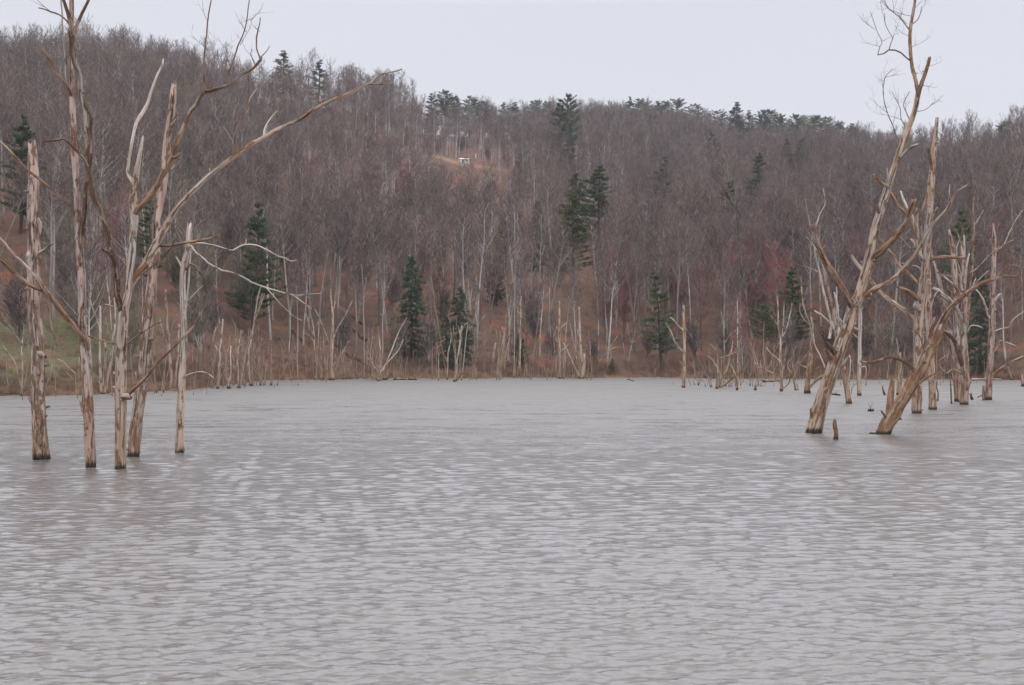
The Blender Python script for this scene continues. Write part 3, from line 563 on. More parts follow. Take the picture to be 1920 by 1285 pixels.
I_ = dead_tree('dead_tree', 'tallest upright tan snag of the right cluster, with crooked boughs to its left', 775,
  [(1719, 775, 18), (1720, 725, 18), (1721, 674, 18), (1722, 623, 18), (1725, 590, 18), (1729, 556, 18), (1733, 525, 17), (1736, 495, 16), (1737, 468, 16), (1740, 434, 15), (1742, 410, 14.5), (1745, 370, 13), (1746, 345, 12.5), (1748, 315, 11), (1752, 273, 9.5), (1755, 245, 7.5), (1757, 222, 6)],
  [('stub', [(1748, 325, 6), (1745, 305, 5.5), (1743, 292, 5), (1741, 281, 3.5)], -0.5, W_DARK),
   ('stub', [(1727, 570, 12), (1716, 557, 9), (1703, 547, 8), (1692, 542, 7), (1685, 539, 5)], -1.5, W_BROWN),
   ('stub', [(1725, 580, 15), (1718, 574, 13), (1718, 568, 6)], -0.6, W_PALE),
   ('branch', [(1722, 610, 11), (1714, 598, 10), (1706, 591, 9.5), (1699, 585, 9.5), (1691, 580, 11), (1683, 574, 9.5), (1661, 558, 8.5), (1650, 548, 8), (1641, 537, 7.5), (1631, 525, 7), (1620, 512, 7), (1610, 499, 7), (1603, 490, 6.5), (1597, 480, 5)], 2.5, W_TAN),
   ('twig', [(1616, 506, 2), (1620, 495, 1.8), (1612, 490, 1.4)], 2.4, W_GREY, 2.3),
   ('branch', [(1730, 545, 7), (1722, 533, 6.5), (1709, 518, 6), (1698, 508, 6), (1685, 497, 5.5), (1676, 482, 5), (1665, 468, 5), (1656, 456, 4.2), (1648, 443, 2.6)], 1.8, W_BROWN),
   ('twig', [(1730, 508, 4), (1720, 500, 3.4), (1706, 498, 3), (1696, 495, 2.4), (1687, 493, 1.6)], 1.0, W_GREY),
   ('twig', [(1724, 480, 4), (1710, 468, 3), (1698, 455, 2.4), (1687, 443, 1.8)], -1.2, W_GREY),
   ('branch', [(1736, 500, 11), (1726, 480, 10), (1721, 462, 9.5), (1720, 440, 9), (1718, 420, 7.5), (1719, 402, 6.5), (1720, 392, 5)], -0.8, W_PINK),
   ('branch', [(1720, 448, 8), (1713, 428, 7), (1706, 412, 6.5), (1696, 398, 6), (1684, 386, 6), (1672, 366, 6), (1665, 352, 5)], -1.2, W_BROWN, -0.4),
   ('branch', [(1718, 432, 5.5), (1712, 410, 5), (1700, 388, 5), (1693, 372, 4.5), (1689, 360, 3)], 0.6, W_PALE, -0.3),
   ('branch', [(1720, 412, 5.5), (1728, 396, 5.5), (1735, 378, 5), (1739, 362, 4)], -0.8, W_BROWN, -0.5),
   ('stub', [(1722, 470, 8), (1714, 455, 5), (1709, 449, 3)], 0.3, W_PALE),
   ('stub', [(1733, 455, 6), (1729, 440, 5), (1727, 426, 2.5)], -0.5, W_PALE),
   ('branch', [(1740, 489, 8), (1750, 485, 7), (1764, 482, 6.5), (1785, 483, 6.5), (1804, 484, 6), (1808, 485, 5)], -1.5, W_BROWN),
   ('stub', [(1741, 435, 8), (1748, 418, 6), (1751, 406, 4)], -0.6, W_GREY), ('stub', [(1742, 425, 6), (1752, 400, 4), (1757, 391, 3)], -0.4, W_GREY),
   ('stub', [(1755, 268, 3), (1761, 266, 1.6)], -0.2, W_PALE)],
  W_TAN, seed=27, jag=0.8, knots=16, rough=0.09)
K_ = dead_tree('dead_tree', 'straight tan trunk rising close beside the tallest right-hand snag', 768,
  [(1749, 768, 15), (1748, 740, 14), (1747, 708, 13), (1745, 670, 13), (1742, 630, 12), (1741, 590, 12), (1740, 550, 11), (1741, 520, 8), (1742, 505, 4)],
  [('twig', [(1745, 580, 3), (1752, 556, 2.4), (1760, 545, 1.8)], .6, W_GREY)], W_TAN, seed=29, n=12)
L_ = dead_tree('dead_tree', 'dead stem bending left between the big trunks, thin at its tip', 753,
  [(1795, 753, 11), (1793, 720, 11), (1790, 691, 11), (1786, 655, 11), (1780, 618, 10.5), (1775, 590, 9.5), (1771, 564, 9), (1765, 540, 7.5), (1757, 510, 6.5), (1750, 490, 5), (1747, 470, 3)],
  [('branch', [(1792, 640, 8), (1782, 628, 7), (1771, 622, 6), (1764, 620, 4)], -0.8, W_PALE), ('twig', [(1768, 545, 3), (1762, 535, 2.4), (1756, 520, 1.6)], .4)], W_PINK, seed=31, n=12)
M_ = dead_tree('dead_tree', 'broad-based snag with a long open hollow and a crown of broken spikes, right cluster', 759,
  [(1808, 759, 16), (1809, 735, 15), (1810, 708, 16), (1808, 680, 15), (1807, 640, 13), (1809, 610, 12), (1810, 585, 11), (1809, 554, 10), (1808, 530, 9.5), (1807, 503, 9), (1806, 480, 8.5), (1805, 462, 7)],
  [('branch', [(1806, 690, 9), (1800, 670, 9), (1794, 650, 8.5), (1787, 635, 8), (1779, 628, 7), (1770, 622, 5)], -1.2, W_DARK),
   ('branch', [(1808, 625, 9), (1800, 595, 8.5), (1794, 580, 8), (1786, 570, 8.5), (1776, 560, 9), (1765, 552, 8.5), (1757, 545, 8), (1750, 541, 6.5)], -1.5, W_GREY),
   ('branch', [(1804, 560, 6), (1796, 545, 5.5), (1786, 533, 5), (1775, 524, 4.6), (1767, 517, 4.4), (1759, 511, 3)], -0.6, W_TAN),
   ('branch', [(1814, 600, 7), (1816, 575, 6), (1818, 550, 5), (1821, 520, 4.6), (1824, 490, 4.4), (1825, 460, 4.4), (1826, 430, 4), (1825, 400, 3.6), (1824, 378, 3.2), (1823, 357, 2.4)], -0.9, W_BROWN),
   ('twig', [(1826, 424, 2.4), (1834, 412, 2), (1840, 402, 1.8), (1845, 393, 1.3)], -0.8, W_GREY, -.8),
   ('twig', [(1819, 512, 3.2), (1830, 505, 2.8), (1845, 490, 2.4), (1862, 472, 2), (1880, 460, 1.8), (1900, 450, 1.3)], -2, W_GREY, -.6),
   ('stub', [(1808, 540, 7), (1812, 500, 5), (1817, 478, 3)], -.4, W_PALE), ('stub', [(1808, 500, 6), (1808, 460, 4), (1807, 442, 2)], -.2, W_PALE),
   ('stub', [(1812, 570, 5), (1822, 540, 4), (1829, 524, 2.4)], -.5, W_PALE), ('stub', [(1804, 545, 4), (1800, 520, 3.4), (1795, 512, 2)], -.5, W_PALE),
   ('twig', [(1806, 530, 3), (1800, 505, 2.4), (1795, 490, 1.6)], .5, W_PALE),
   ('twig', [(1808, 560, 2.6), (1826, 535, 2.4), (1840, 520, 1.8), (1853, 508, 1.2)], -1.2, W_PALE),
   ('twig', [(1805, 700, 4), (1790, 694, 3.6), (1782, 695, 3), (1775, 700, 2.4), (1764, 690, 2.4), (1761, 678, 2.2), (1770, 670, 2), (1778, 666, 1.4)], -1.6, W_GREY),
   ('twig', [(1813, 625, 3.4), (1820, 612, 3.2), (1831, 611, 3), (1842, 615, 2)], -.6, W_PALE),
   ('stub', [(1811, 738, 8), (1815, 720, 8), (1820, 714, 3)], -.5, W_PINK)],
  W_PINK, seed=33, jag=3, knots=16, rough=0.11)
N_ = dead_tree('dead_tree', 'splintered two-tone snag between the hollow-fronted trunk and the bent stem', 754,
  [(1800, 754, 8), (1799, 720, 9), (1796, 680, 10), (1794, 623, 11), (1792, 580, 11), (1790, 537, 11), (1789, 505, 10), (1787, 475, 10), (1784, 455, 8), (1780, 434, 3.5)],
  [('stub', [(1790, 500, 5), (1794, 475, 4), (1790, 460, 2)], -.3), ('twig', [(1792, 470, 3), (1797, 455, 2.4), (1799, 448, 2.2), (1796, 436, 1.6), (1791, 430, 1.2)], -.4, W_PALE),
   ('twig', [(1788, 520, 2.4), (1775, 516, 2), (1768, 518, 1.4)], -.5, W_PALE)], W_PINK, seed=35, jag=2.5)
O_ = dead_tree('dead_tree', 'upright pinkish snag with short stubs, farthest right of the right cluster', 750,
  [(1852, 750, 14), (1854, 725, 12.5), (1855, 701, 12.5), (1858, 657, 12), (1860, 620, 11), (1860, 599, 11), (1862, 554, 10), (1862, 520, 9.5), (1863, 503, 9), (1864, 480, 8.5), (1864, 450, 7), (1863, 432, 5), (1863, 421, 3)],
  [('branch', [(1856, 708, 6), (1862, 702, 5.5), (1876, 692, 5), (1891, 682, 5), (1905, 675, 4.8), (1920, 669, 4.6), (1945, 658, 3.5)], -1.8, W_TAN),
   ('stub', [(1862, 566, 7), (1868, 560, 6), (1875, 553, 5)], -.4, W_PALE), ('stub', [(1862, 585, 6), (1868, 580, 4)], -.2),
   ('branch', [(1860, 600, 4), (1853, 592, 3.6), (1848, 575, 3.6), (1842, 560, 3.4), (1836, 550, 3), (1830, 543, 2)], -.8, W_PALE),
   ('twig', [(1859, 623, 3.4), (1866, 621, 3), (1878, 617, 2.8), (1891, 614, 2.4), (1897, 603, 2), (1908, 592, 1.8), (1925, 582, 1.4)], -1, W_PALE),
   ('twig', [(1860, 662, 3), (1868, 655, 2.6), (1874, 645, 2.6), (1876, 639, 2.4), (1890, 643, 2.4), (1904, 648, 1.8)], -1, W_PALE),
   ('stub', [(1862, 460, 5), (1858, 454, 4), (1857, 450, 3)], -.2), ('stub', [(1863, 480, 4), (1870, 470, 3), (1873, 462, 2)], -.2),
   ('twig', [(1863, 470, 2.4), (1880, 462, 2), (1893, 435, 1.8), (1905, 412, 1.6), (1917, 395, 1.2)], 1.2, W_GREY),
   ('stub', [(1850, 770, 6), (1844, 745, 5), (1844, 726, 4)], -.3), ('twig', [(1846, 738, 3), (1840, 742, 2.6), (1833, 745, 2.4)], -.4, W_DARK)],
  W_PINK, seed=37, jag=1.5, knots=12)
Q1 = dead_tree('dead_tree', 'thin white barkless pole with small black knots, right of the great leaning tree', 742,
  [(1611, 742, 8), (1611, 700, 8), (1612, 674, 7.5), (1612, 640, 7), (1613, 610, 6.5), (1613, 578, 6), (1614, 560, 4)],
  [('twig', [(1611, 690, 2.6), (1622, 688, 2.2), (1624, 700, 2), (1622, 708, 1.8), (1614, 716, 1.4)], -.3), ('twig', [(1610, 635, 2), (1602, 628, 1.6), (1596, 622, 1)], .2),
   ('twig', [(1610, 718, 2.4), (1601, 722, 2), (1597, 730, 2), (1597, 738, 1.6)], -.3, W_GREY)], W_PALE, seed=41, n=10, knots=10)
Q2 = dead_tree('dead_tree', 'crooked snag behind the great leaning tree, its bleached prongs fanning up to the left', 757,
  [(1592, 757, 11), (1588, 730, 10), (1584, 705, 9.5), (1579, 680, 9), (1574, 650, 9), (1568, 625, 9), (1565, 600, 8), (1561, 572, 7), (1555, 545, 6.5), (1548, 518, 6), (1541, 490, 6), (1535, 470, 5.5), (1528, 448, 5), (1524, 434, 4)],
  [('branch', [(1566, 618, 6), (1559, 606, 5.5), (1555, 592, 5), (1550, 570, 4.6), (1544, 548, 4.4), (1539, 520, 4.4), (1535, 505, 4), (1530, 485, 3.4), (1527, 462, 2.4)], -.8, W_PALE),
   ('branch', [(1572, 625, 5), (1572, 600, 4.6), (1570, 575, 4.4), (1566, 555, 3.4), (1564, 549, 2.2)], -.3, W_PALE),
   ('branch', [(1563, 612, 5), (1552, 602, 4.6), (1541, 592, 4.2), (1527, 583, 3)], -.6, W_PALE),
   ('branch', [(1555, 635, 6), (1558, 618, 5), (1560, 604, 4)], -.6, W_PALE, -.5),
   ('twig', [(1534, 510, 2.4), (1524, 504, 2.2), (1512, 500, 2), (1500, 498, 1.3)], -1, W_PALE, -.6),
   ('twig', [(1532, 470, 2), (1522, 455, 1.8), (1511, 444, 1.3)], .4, W_PALE, .2)], W_PINK, seed=43, n=10, knots=6)
Q3 = dead_tree('dead_tree', 'squat pitted snag left of the great leaning tree with a forked reddish top', 738,
  [(1514, 738, 12), (1514, 720, 10), (1516, 701, 9.5), (1519, 680, 9), (1521, 655, 7), (1523, 630, 6), (1523, 605, 5.5), (1521, 596, 4)],
  [('branch', [(1523, 630, 4), (1519, 610, 3.6), (1512, 592, 3.2), (1506, 571, 3), (1503, 545, 2.6), (1502, 520, 1.8)], -.5, W_PINK),
   ('twig', [(1519, 612, 2.6), (1508, 600, 2.4), (1500, 585, 2), (1500, 568, 1.3)], -.6, W_PINK, -.2),
   ('twig', [(1523, 620, 3), (1527, 645, 2.6), (1534, 660, 2.6), (1540, 672, 2.2), (1547, 690, 2)], -.6, W_PALE),
   ('twig', [(1514, 690, 3), (1500, 684, 2.6), (1495, 680, 1.6)], -.4, W_PALE), ('branch', [(1519, 726, 5), (1530, 714, 4.6), (1540, 706, 4), (1549, 700, 3)], -.6, W_TAN),
   ('twig', [(1519, 705, 3), (1528, 694, 2.4), (1536, 688, 1.6)], -.3)], W_BROWN, seed=45, n=12, knots=14, rough=.12)
Q4 = dead_tree('dead_tree', 'short blunt trunk seen between the big leaning tree and the low hollow trunk', 741,
  [(1685, 741, 9), (1686, 720, 9), (1687, 700, 8), (1688, 680, 6), (1688, 664, 3)],
  [('twig', [(1687, 690, 2.4), (1684, 655, 2), (1681, 635, 1.3)], .3, W_GREY), ('twig', [(1686, 705, 3), (1694, 714, 2.6), (1702, 722, 2)], -.4), ('twig', [(1688, 690, 2.2), (1695, 668, 1.8), (1697, 645, 1.2)], .2)], W_TAN, seed=47, n=10, knots=5)
stump = dead_tree('tree_stump', 'short dark reddish stump just above the water beside the great leaning tree', 824,
  [(1567, 824, 9), (1568, 815, 8.5), (1567, 807, 8), (1565, 797, 8), (1565, 791, 6)], [], W_DARK, 'stump', seed=51, jag=1.6, n=12, knots=4)
dead_tree('tree_stump', 'little slanting dark stump beside the hollow-fronted snag', 750, [(1823, 750, 5), (1821, 744, 5), (1820, 739, 4.5)], [], W_DARK, 'stump', seed=52, jag=1, n=8, knots=0)
dead_tree('tree_stump', 'small dark twisted stub standing left of the low forked trunk', 741, [(1659, 741, 4), (1657, 735, 4), (1655, 729, 3), (1655, 724, 2)], [], W_DARK, 'stump', seed=53, jag=1, n=8, knots=2)
dead_tree('dead_sapling', 'thin dark upright stick between the straight tan trunk and bent stem', 757, [(1784, 757, 3), (1783, 735, 3), (1782, 710, 2.4), (1783, 700, 1.5)], [('twig', [(1783, 722, 1.5), (1788, 720, 1)], .1)], W_DARK, 'dead sapling', seed=54, n=7, knots=2)
dead_tree('dead_sapling', 'thin crooked stick right of the straight tan trunk', 752, [(1758, 752, 3), (1759, 738, 2.6), (1756, 725, 2.4), (1757, 712, 1.6)], [], W_DARK, 'dead sapling', seed=55, n=7, knots=2)

# --- snags standing out along the far waterline ----------------------
def snag(label, by, trunk, limbs, mat=W_SHORE, seed=1, cat='dead tree', name='dead_tree'):
    return dead_tree(name, label, by, trunk, limbs, mat, cat, seed=seed, n=8, jag=1.5, knots=4, rough=.1, flute=0)
snag('solitary straight snag right of centre with two thin upswept boughs to its left', 727,
  [(1282, 727, 6.5), (1283, 690, 6), (1283, 655, 5.5), (1283, 620, 5), (1282, 590, 4.2), (1282, 574, 3)],
  [('branch', [(1282, 620, 3), (1270, 609, 2.4), (1263, 600, 2.4), (1256, 595, 1.6)], -.8, W_PALE), ('branch', [(1282, 660, 3), (1272, 651, 2.4), (1265, 640, 2.2), (1258, 622, 2), (1248, 606, 1.4)], .8, W_GREY),
   ('branch', [(1283, 612, 2.4), (1290, 622, 2), (1297, 632, 2)], 1, W_GREY), ('branch', [(1282, 686, 3), (1274, 678, 2.4), (1265, 668, 1.6)], 0, W_DARK)], seed=61)
snag('slim snag with a wide candelabra top, left of the great leaning tree', 734,
  [(1465, 734, 6), (1465, 705, 5.5), (1463, 667, 4.6), (1463, 633, 4.2), (1460, 615, 3.6), (1459, 590, 3.2), (1458, 565, 2.2), (1457, 556, 1.5)],
  [('branch', [(1463, 634, 3), (1469, 628, 2.6), (1476, 612, 2.4), (1481, 590, 2), (1485, 570, 1.5)], .8, W_GREY), ('branch', [(1459, 612, 2.4), (1452, 600, 2), (1445, 592, 1.4)], -.6, W_GREY),
   ('branch', [(1466, 632, 2), (1469, 600, 1.8), (1470, 567, 1.3)], .6, W_GREY), ('branch', [(1463, 650, 2.4), (1455, 643, 2), (1440, 632, 1.8), (1428, 618, 1.4)], -1, W_DARK),
   ('branch', [(1464, 680, 3), (1455, 670, 2.6), (1446, 664, 2.2), (1437, 652, 1.6)], -.6, W_PALE), ('branch', [(1465, 704, 2.6), (1450, 700, 2.4), (1432, 692, 2.2), (1414, 680, 1.6)], -1, W_SHORE),
   ('branch', [(1464, 648, 2), (1470, 641, 1.6)], .2), ('branch', [(1466, 730, 2.6), (1478, 720, 2.2), (1482, 708, 1.6)], -.3, W_DARK)], seed=62)
snag('tall thin tan snag near centre, small green bush behind its foot', 707,
  [(975, 707, 5), (974, 681, 4.6), (975, 656, 4), (976, 625, 3.4), (976, 592, 2.6), (977, 556, 1.8)], [('branch', [(976, 592, 2), (970, 582, 1.8), (963, 571, 1.2)], .5, W_GREY), ('stub', [(973, 700, 4), (971, 690, 3)], -.2)], seed=63)
snag('tall straight tan snag with short side stubs, right of centre shoreline', 710,
  [(1049, 710, 6.5), (1050, 677, 5.4), (1049, 646, 4.4), (1049, 604, 3.4), (1049, 566, 2)],
  [('branch', [(1049, 664, 2.4), (1060, 652, 2.2), (1069, 644, 1.5)], -.4), ('branch', [(1049, 620, 2.2), (1058, 609, 1.8), (1062, 606, 1.3)], .3), ('branch', [(1049, 644, 2), (1040, 632, 1.8), (1044, 612, 1.3)], .3, W_GREY),
   ('stub', [(1047, 705, 3.4), (1043, 690, 2.6), (1042, 685, 1.8)], -.2)], seed=64)
snag('stout tan snag cluster whose pale prongs spread like an open hand', 710,
  [(1090, 710, 10), (1092, 698, 9), (1094, 685, 8), (1095, 672, 6), (1096, 664, 4)],
  [('branch', [(1093, 680, 6), (1090, 667, 5), (1088, 646, 4.2), (1087, 610, 3.4), (1086, 577, 2)], 0, W_PALE), ('branch', [(1087, 706, 5), (1083, 690, 4), (1083, 667, 3.6), (1084, 640, 3), (1083, 618, 1.8)], .4),
   ('branch', [(1086, 700, 4), (1082, 682, 3.6), (1076, 650, 3), (1072, 625, 2.8), (1067, 602, 2)], -.8, W_TAN), ('branch', [(1085, 704, 4), (1079, 692, 3.4), (1068, 668, 3), (1060, 650, 2.4), (1056, 643, 1.6)], -1.2, W_PALE),
   ('branch', [(1082, 672, 2.4), (1078, 646, 2), (1080, 638, 1.6)], .3), ('branch', [(1096, 690, 3), (1104, 668, 2.4), (1108, 648, 1.8)], .5, W_DARK)], seed=65)
snag('thick split snag with splintered double top, left of centre shoreline', 706,
  [(944, 706, 9), (944, 680, 8.5), (944, 655, 8), (943, 630, 5), (942, 615, 2.5)], [('branch', [(940, 700, 4), (938, 660, 3.6), (938, 622, 2)], .2), ('branch', [(946, 680, 3), (949, 700, 3), (952, 709, 2.4)], -.3),
   ('branch', [(946, 648, 3), (954, 632, 2.4), (963, 626, 1.5)], .2, W_DARK)], W_TAN, seed=66)
snag('paired tan snag leaning together above a dark foot, left of centre', 706, [(925, 706, 7), (924, 685, 6), (926, 660, 4.5), (929, 645, 3)], [('branch', [(926, 704, 3), (934, 690, 2.4), (940, 672, 1.6)], .3)], seed=67)
snag('olive-stained snaking snag rooted farthest out, left of centre', 716, [(852, 716, 6), (856, 695, 4.6), (856, 675, 4), (861, 655, 4), (863, 625, 3), (866, 612, 2)],
  [('branch', [(863, 628, 2.4), (860, 616, 2), (859, 612, 1.3)], .2), ('branch', [(863, 626, 2.4), (870, 612, 2), (876, 606, 1.3)], .2), ('branch', [(855, 714, 3), (862, 706, 3), (868, 698, 2)], -.2, W_DARK)], W_GREY, seed=68)
snag('thin snag with bright tip before the dark hemlock thicket', 712, [(838, 712, 3.4), (839, 690, 3.2), (840, 665, 2.6), (845, 640, 2), (846, 625, 1.4)], [('branch', [(839, 680, 1.8), (830, 660, 1.4)], .2)], W_GREY, seed=69)
snag('silvery tall trunk rising through the hemlock thicket', 704, [(880, 704, 6), (880, 680, 5.4), (881, 650, 4.6), (880, 622, 4), (882, 585, 3.4), (880, 560, 3), (878, 528, 2)],
  [('branch', [(881, 620, 3), (890, 600, 2.6), (893, 570, 2.2), (899, 545, 1.5)], .5, W_GREY), ('branch', [(881, 640, 2.4), (895, 612, 2), (910, 590, 1.4)], .4, W_GREY), ('branch', [(880, 585, 2), (875, 560, 1.8), (877, 540, 1.3)], -.3)], W_GREY, seed=70)
snag('orange-footed snag with forked grey top, left shoreline group', 713, [(623, 713, 9), (622, 695, 7.5), (622, 675, 6), (623, 650, 5), (624, 620, 4.6), (624, 590, 4), (621, 560, 3.4), (620, 543, 2)],
  [('branch', [(624, 600, 3), (627, 575, 2.8), (630, 548, 2.4), (631, 531, 1.4)], .2, W_TAN), ('branch', [(624, 640, 2.6), (633, 615, 2.4), (648, 590, 2), (661, 563, 1.4)], .5, W_GREY), ('branch', [(622, 660, 2.4), (612, 630, 2), (600, 600, 1.8), (588, 575, 1.4)], -.5, W_GREY),
   ('branch', [(622, 690, 2.6), (640, 665, 2), (653, 640, 1.3)], .5, W_GREY)], W_SHORE, seed=71)
snag('curved grey-green stem left of the orange-footed snag', 711, [(594, 711, 5), (592, 690, 4), (590, 665, 3.6), (589, 630, 3), (585, 600, 2.4), (578, 578, 1.6)],
  [('branch', [(590, 660, 2.4), (597, 640, 2), (596, 605, 1.4)], .3), ('branch', [(590, 645, 2), (582, 632, 1.8), (568, 622, 1.3)], -.3), ('branch', [(589, 632, 2), (580, 610, 1.6), (573, 585, 1.2)], .3)], W_GREY, seed=72)
snag('tan stem with broken white spike beside the floating log', 715, [(710, 715, 6), (711, 700, 5), (711, 680, 4), (713, 660, 3.6), (711, 640, 3), (710, 628, 1.6)],
  [('branch', [(712, 700, 3), (722, 685, 2.4), (736, 670, 2), (748, 655, 1.8), (756, 637, 1.2)], .3, W_PALE), ('branch', [(718, 695, 2.6), (735, 655, 2.4), (748, 622, 2), (762, 597, 1.3)], .5, W_PALE), ('branch', [(712, 704, 2.4), (704, 690, 1.8), (690, 672, 1.3)], -.3)], W_SHORE, seed=73)
snag('short bright split stump beside the floating log', 713, [(723, 713, 5), (726, 703, 5), (729, 693, 2.4)], [('stub', [(722, 712, 3), (718, 698, 2)], .1)], W_TAN, seed=74)
snag('bright orange short post in the brown thicket, left', 729, [(429, 729, 7), (428, 715, 6.5), (426, 705, 5), (427, 690, 3)], [('branch', [(431, 715, 2.6), (433, 690, 2.4), (432, 665, 2.2), (433, 650, 2.6)], .2, W_PALE)], W_TAN, seed=75)
snag('tall tapering trunk at the left of the brown thicket', 729, [(408, 729, 6), (410, 705, 6), (411, 680, 5.5), (413, 655, 5), (415, 630, 4), (418, 600, 3)], [('branch', [(411, 660, 3), (400, 640, 2.4), (405, 615, 2)], .2), ('branch', [(410, 690, 2.4), (420, 680, 1.6)], .2)], W_GREY, seed=76)
snag('slender grey stem rising from the centre of the brown thicket', 728, [(447, 728, 4), (446, 700, 3.6), (445, 675, 3.2), (449, 640, 3), (452, 620, 2)], [('branch', [(448, 645, 2), (456, 620, 1.4)], .2), ('branch', [(446, 695, 2), (438, 685, 1.4)], .2)], W_GREY, seed=77)
snag('thick leaning pale stem topped by long thin boughs, in the brown thicket', 724, [(470, 724, 4), (466, 690, 4.6), (466, 665, 4.6), (472, 630, 4), (477, 600, 3.4), (483, 560, 2.6), (490, 535, 1.5)],
  [('branch', [(476, 605, 2.6), (486, 580, 2), (496, 550, 1.4)], .3), ('branch', [(467, 668, 2), (455, 650, 1.8), (440, 636, 1.2)], -.3)], W_GREY, seed=78)
snag('stout double-footed snag seen between the leaning orange snag and pale slender one', 733, [(321, 733, 8), (322, 715, 7.5), (320, 690, 6.5), (318, 665, 6), (315, 620, 5), (312, 575, 4), (311, 545, 3)],
  [('branch', [(328, 730, 4), (330, 700, 4), (334, 660, 3.6), (336, 610, 2.6)], .3, W_GREY), ('branch', [(318, 650, 2.4), (308, 630, 1.8), (300, 600, 1.3)], .4, W_GREY)], W_PINK, seed=79)
snag('triple pale trunks sharing one base behind the two left-hand trunks', 739, [(190, 739, 7), (189, 715, 6), (188, 690, 5.5), (188, 660, 5.5), (188, 630, 5), (188, 600, 4.4), (188, 575, 3.6)],
  [('branch', [(195, 740, 7), (200, 715, 6), (206, 690, 6), (211, 650, 5), (215, 615, 4.4), (216, 585, 3.4), (214, 560, 2.4)], .3, W_GREY), ('branch', [(193, 735, 5), (196, 700, 4.4), (198, 665, 4), (197, 640, 2.4)], -.3, W_PINK),
   ('branch', [(188, 615, 3.4), (180, 595, 3), (171, 570, 2.6), (166, 548, 2)], -.6, W_GREY), ('branch', [(212, 645, 3), (208, 600, 2.6), (205, 560, 2.2), (200, 520, 1.6)], .5, W_GREY), ('branch', [(188, 590, 2), (195, 572, 1.8), (210, 574, 1.5), (220, 579, 1.2)], -.3, W_GREY)], W_PALE, seed=80)
snag('thin pale stem leaning out of the grassy bank, far left', 743, [(41, 743, 5), (41, 720, 4.4), (42, 690, 3.6), (41, 655, 3.2), (42, 640, 2.6)],
  [('branch', [(40, 728, 3), (35, 705, 2.6), (28, 680, 2.2), (18, 665, 1.8), (5, 648, 1.2)], -.5, W_GREY), ('branch', [(41, 645, 2), (34, 635, 1.6), (24, 622, 1.2)], -.2, W_GREY), ('branch', [(42, 650, 2), (44, 625, 1.6), (45, 608, 1.2)], .2, W_GREY)], W_GREY, seed=81)
snag('leaning red-footed stick with a thin white bough, behind the second trunk', 739, [(148, 739, 5), (148, 720, 4), (147, 695, 3), (149, 670, 2)], [('branch', [(147, 735, 2.4), (138, 712, 2), (125, 700, 1.4)], .1, W_GREY), ('branch', [(141, 700, 2.4), (128, 688, 2.2), (117, 678, 2), (108, 673, 1.4)], -.2, W_PALE)], W_PINK, seed=82)
snag('bare spreading grey shrub-tree at the water right of centre', 706, [(1175, 706, 4), (1177, 690, 3), (1180, 670, 2.6), (1184, 648, 2)], [('branch', [(1184, 645, 1.8), (1196, 635, 1.6), (1208, 620, 1.4), (1216, 602, 1)], .4), ('branch', [(1184, 645, 1.8), (1180, 630, 1.4), (1176, 605, 1)], 0),
   ('branch', [(1178, 680, 1.8), (1170, 655, 1.4), (1167, 628, 1)], -.3), ('branch', [(1184, 645, 1.6), (1189, 630, 1.2), (1191, 615, 1)], .2)], W_GREY, seed=83)
snag('wide-armed grey sapling by the tiny evergreen at the right-of-centre shore', 707, [(1121, 707, 4.4), (1121, 690, 3.6), (1122, 660, 3), (1122, 625, 2.4), (1122, 600, 1.4)], [('branch', [(1123, 680, 2), (1135, 665, 1.8), (1148, 645, 1.6), (1158, 630, 1)], .4), ('branch', [(1121, 675, 2), (1112, 655, 1.8), (1098, 632, 1)], -.4),
   ('branch', [(1124, 672, 1.8), (1140, 660, 1.6), (1152, 652, 1.4), (1162, 652, 1)], .5), ('branch', [(1133, 705, 2), (1140, 685, 1.6), (1146, 668, 1)], .2)], W_GREY, seed=84)
snag('low fanned snag whose yellowish arms cross in the right-hand brush', 729, [(1344, 727, 6), (1346, 705, 5), (1346, 685, 4), (1345, 665, 2.6)],
  [('branch', [(1351, 727, 5), (1351, 700, 4.6), (1351, 672, 3)], .2, W_SHORE), ('branch', [(1351, 712, 3), (1362, 695, 2.6), (1370, 665, 2.4), (1374, 640, 1.4)], .3), ('branch', [(1346, 690, 2.6), (1338, 678, 2.2), (1328, 668, 1.6)], -.2, W_PALE),
   ('branch', [(1346, 670, 2.4), (1340, 655, 2), (1331, 645, 1.3)], -.3), ('branch', [(1349, 672, 2.4), (1362, 668, 2), (1376, 662, 1.8), (1388, 658, 1.2)], .4), ('branch', [(1357, 724, 4), (1368, 714, 3.4), (1380, 704, 3), (1395, 695, 2)], -.4, W_DARK)], W_BRUSH, seed=85)
snag('pointed bare stick rising left of a forked grey stem, right-hand brush', 732, [(1382, 732, 5), (1380, 710, 4.4), (1374, 695, 4), (1368, 682, 2.6)], [('branch', [(1383, 722, 3.4), (1384, 700, 3), (1383, 660, 2.6), (1383, 600, 2.2), (1382, 560, 1.4)], .3, W_GREY)], W_SHORE, seed=86)
snag('short rounded reddish stump alone in open water, right-hand brush', 732, [(1416, 732, 5), (1416, 726, 5), (1417, 720, 2.6)], [], W_PINK, seed=87, cat='stump', name='tree_stump')
snag('upright grey sapling with arm reaching right, behind the right-hand brush', 708, [(1358, 708, 4), (1358, 675, 3.4), (1358, 650, 3), (1357, 620, 2.4), (1358, 575, 1.4)], [('branch', [(1358, 645, 2), (1368, 630, 1.8), (1376, 622, 1.6), (1392, 612, 1)], .4), ('branch', [(1358, 625, 1.6), (1355, 600, 1.3), (1352, 585, 1)], 0)], W_GREY, seed=88)
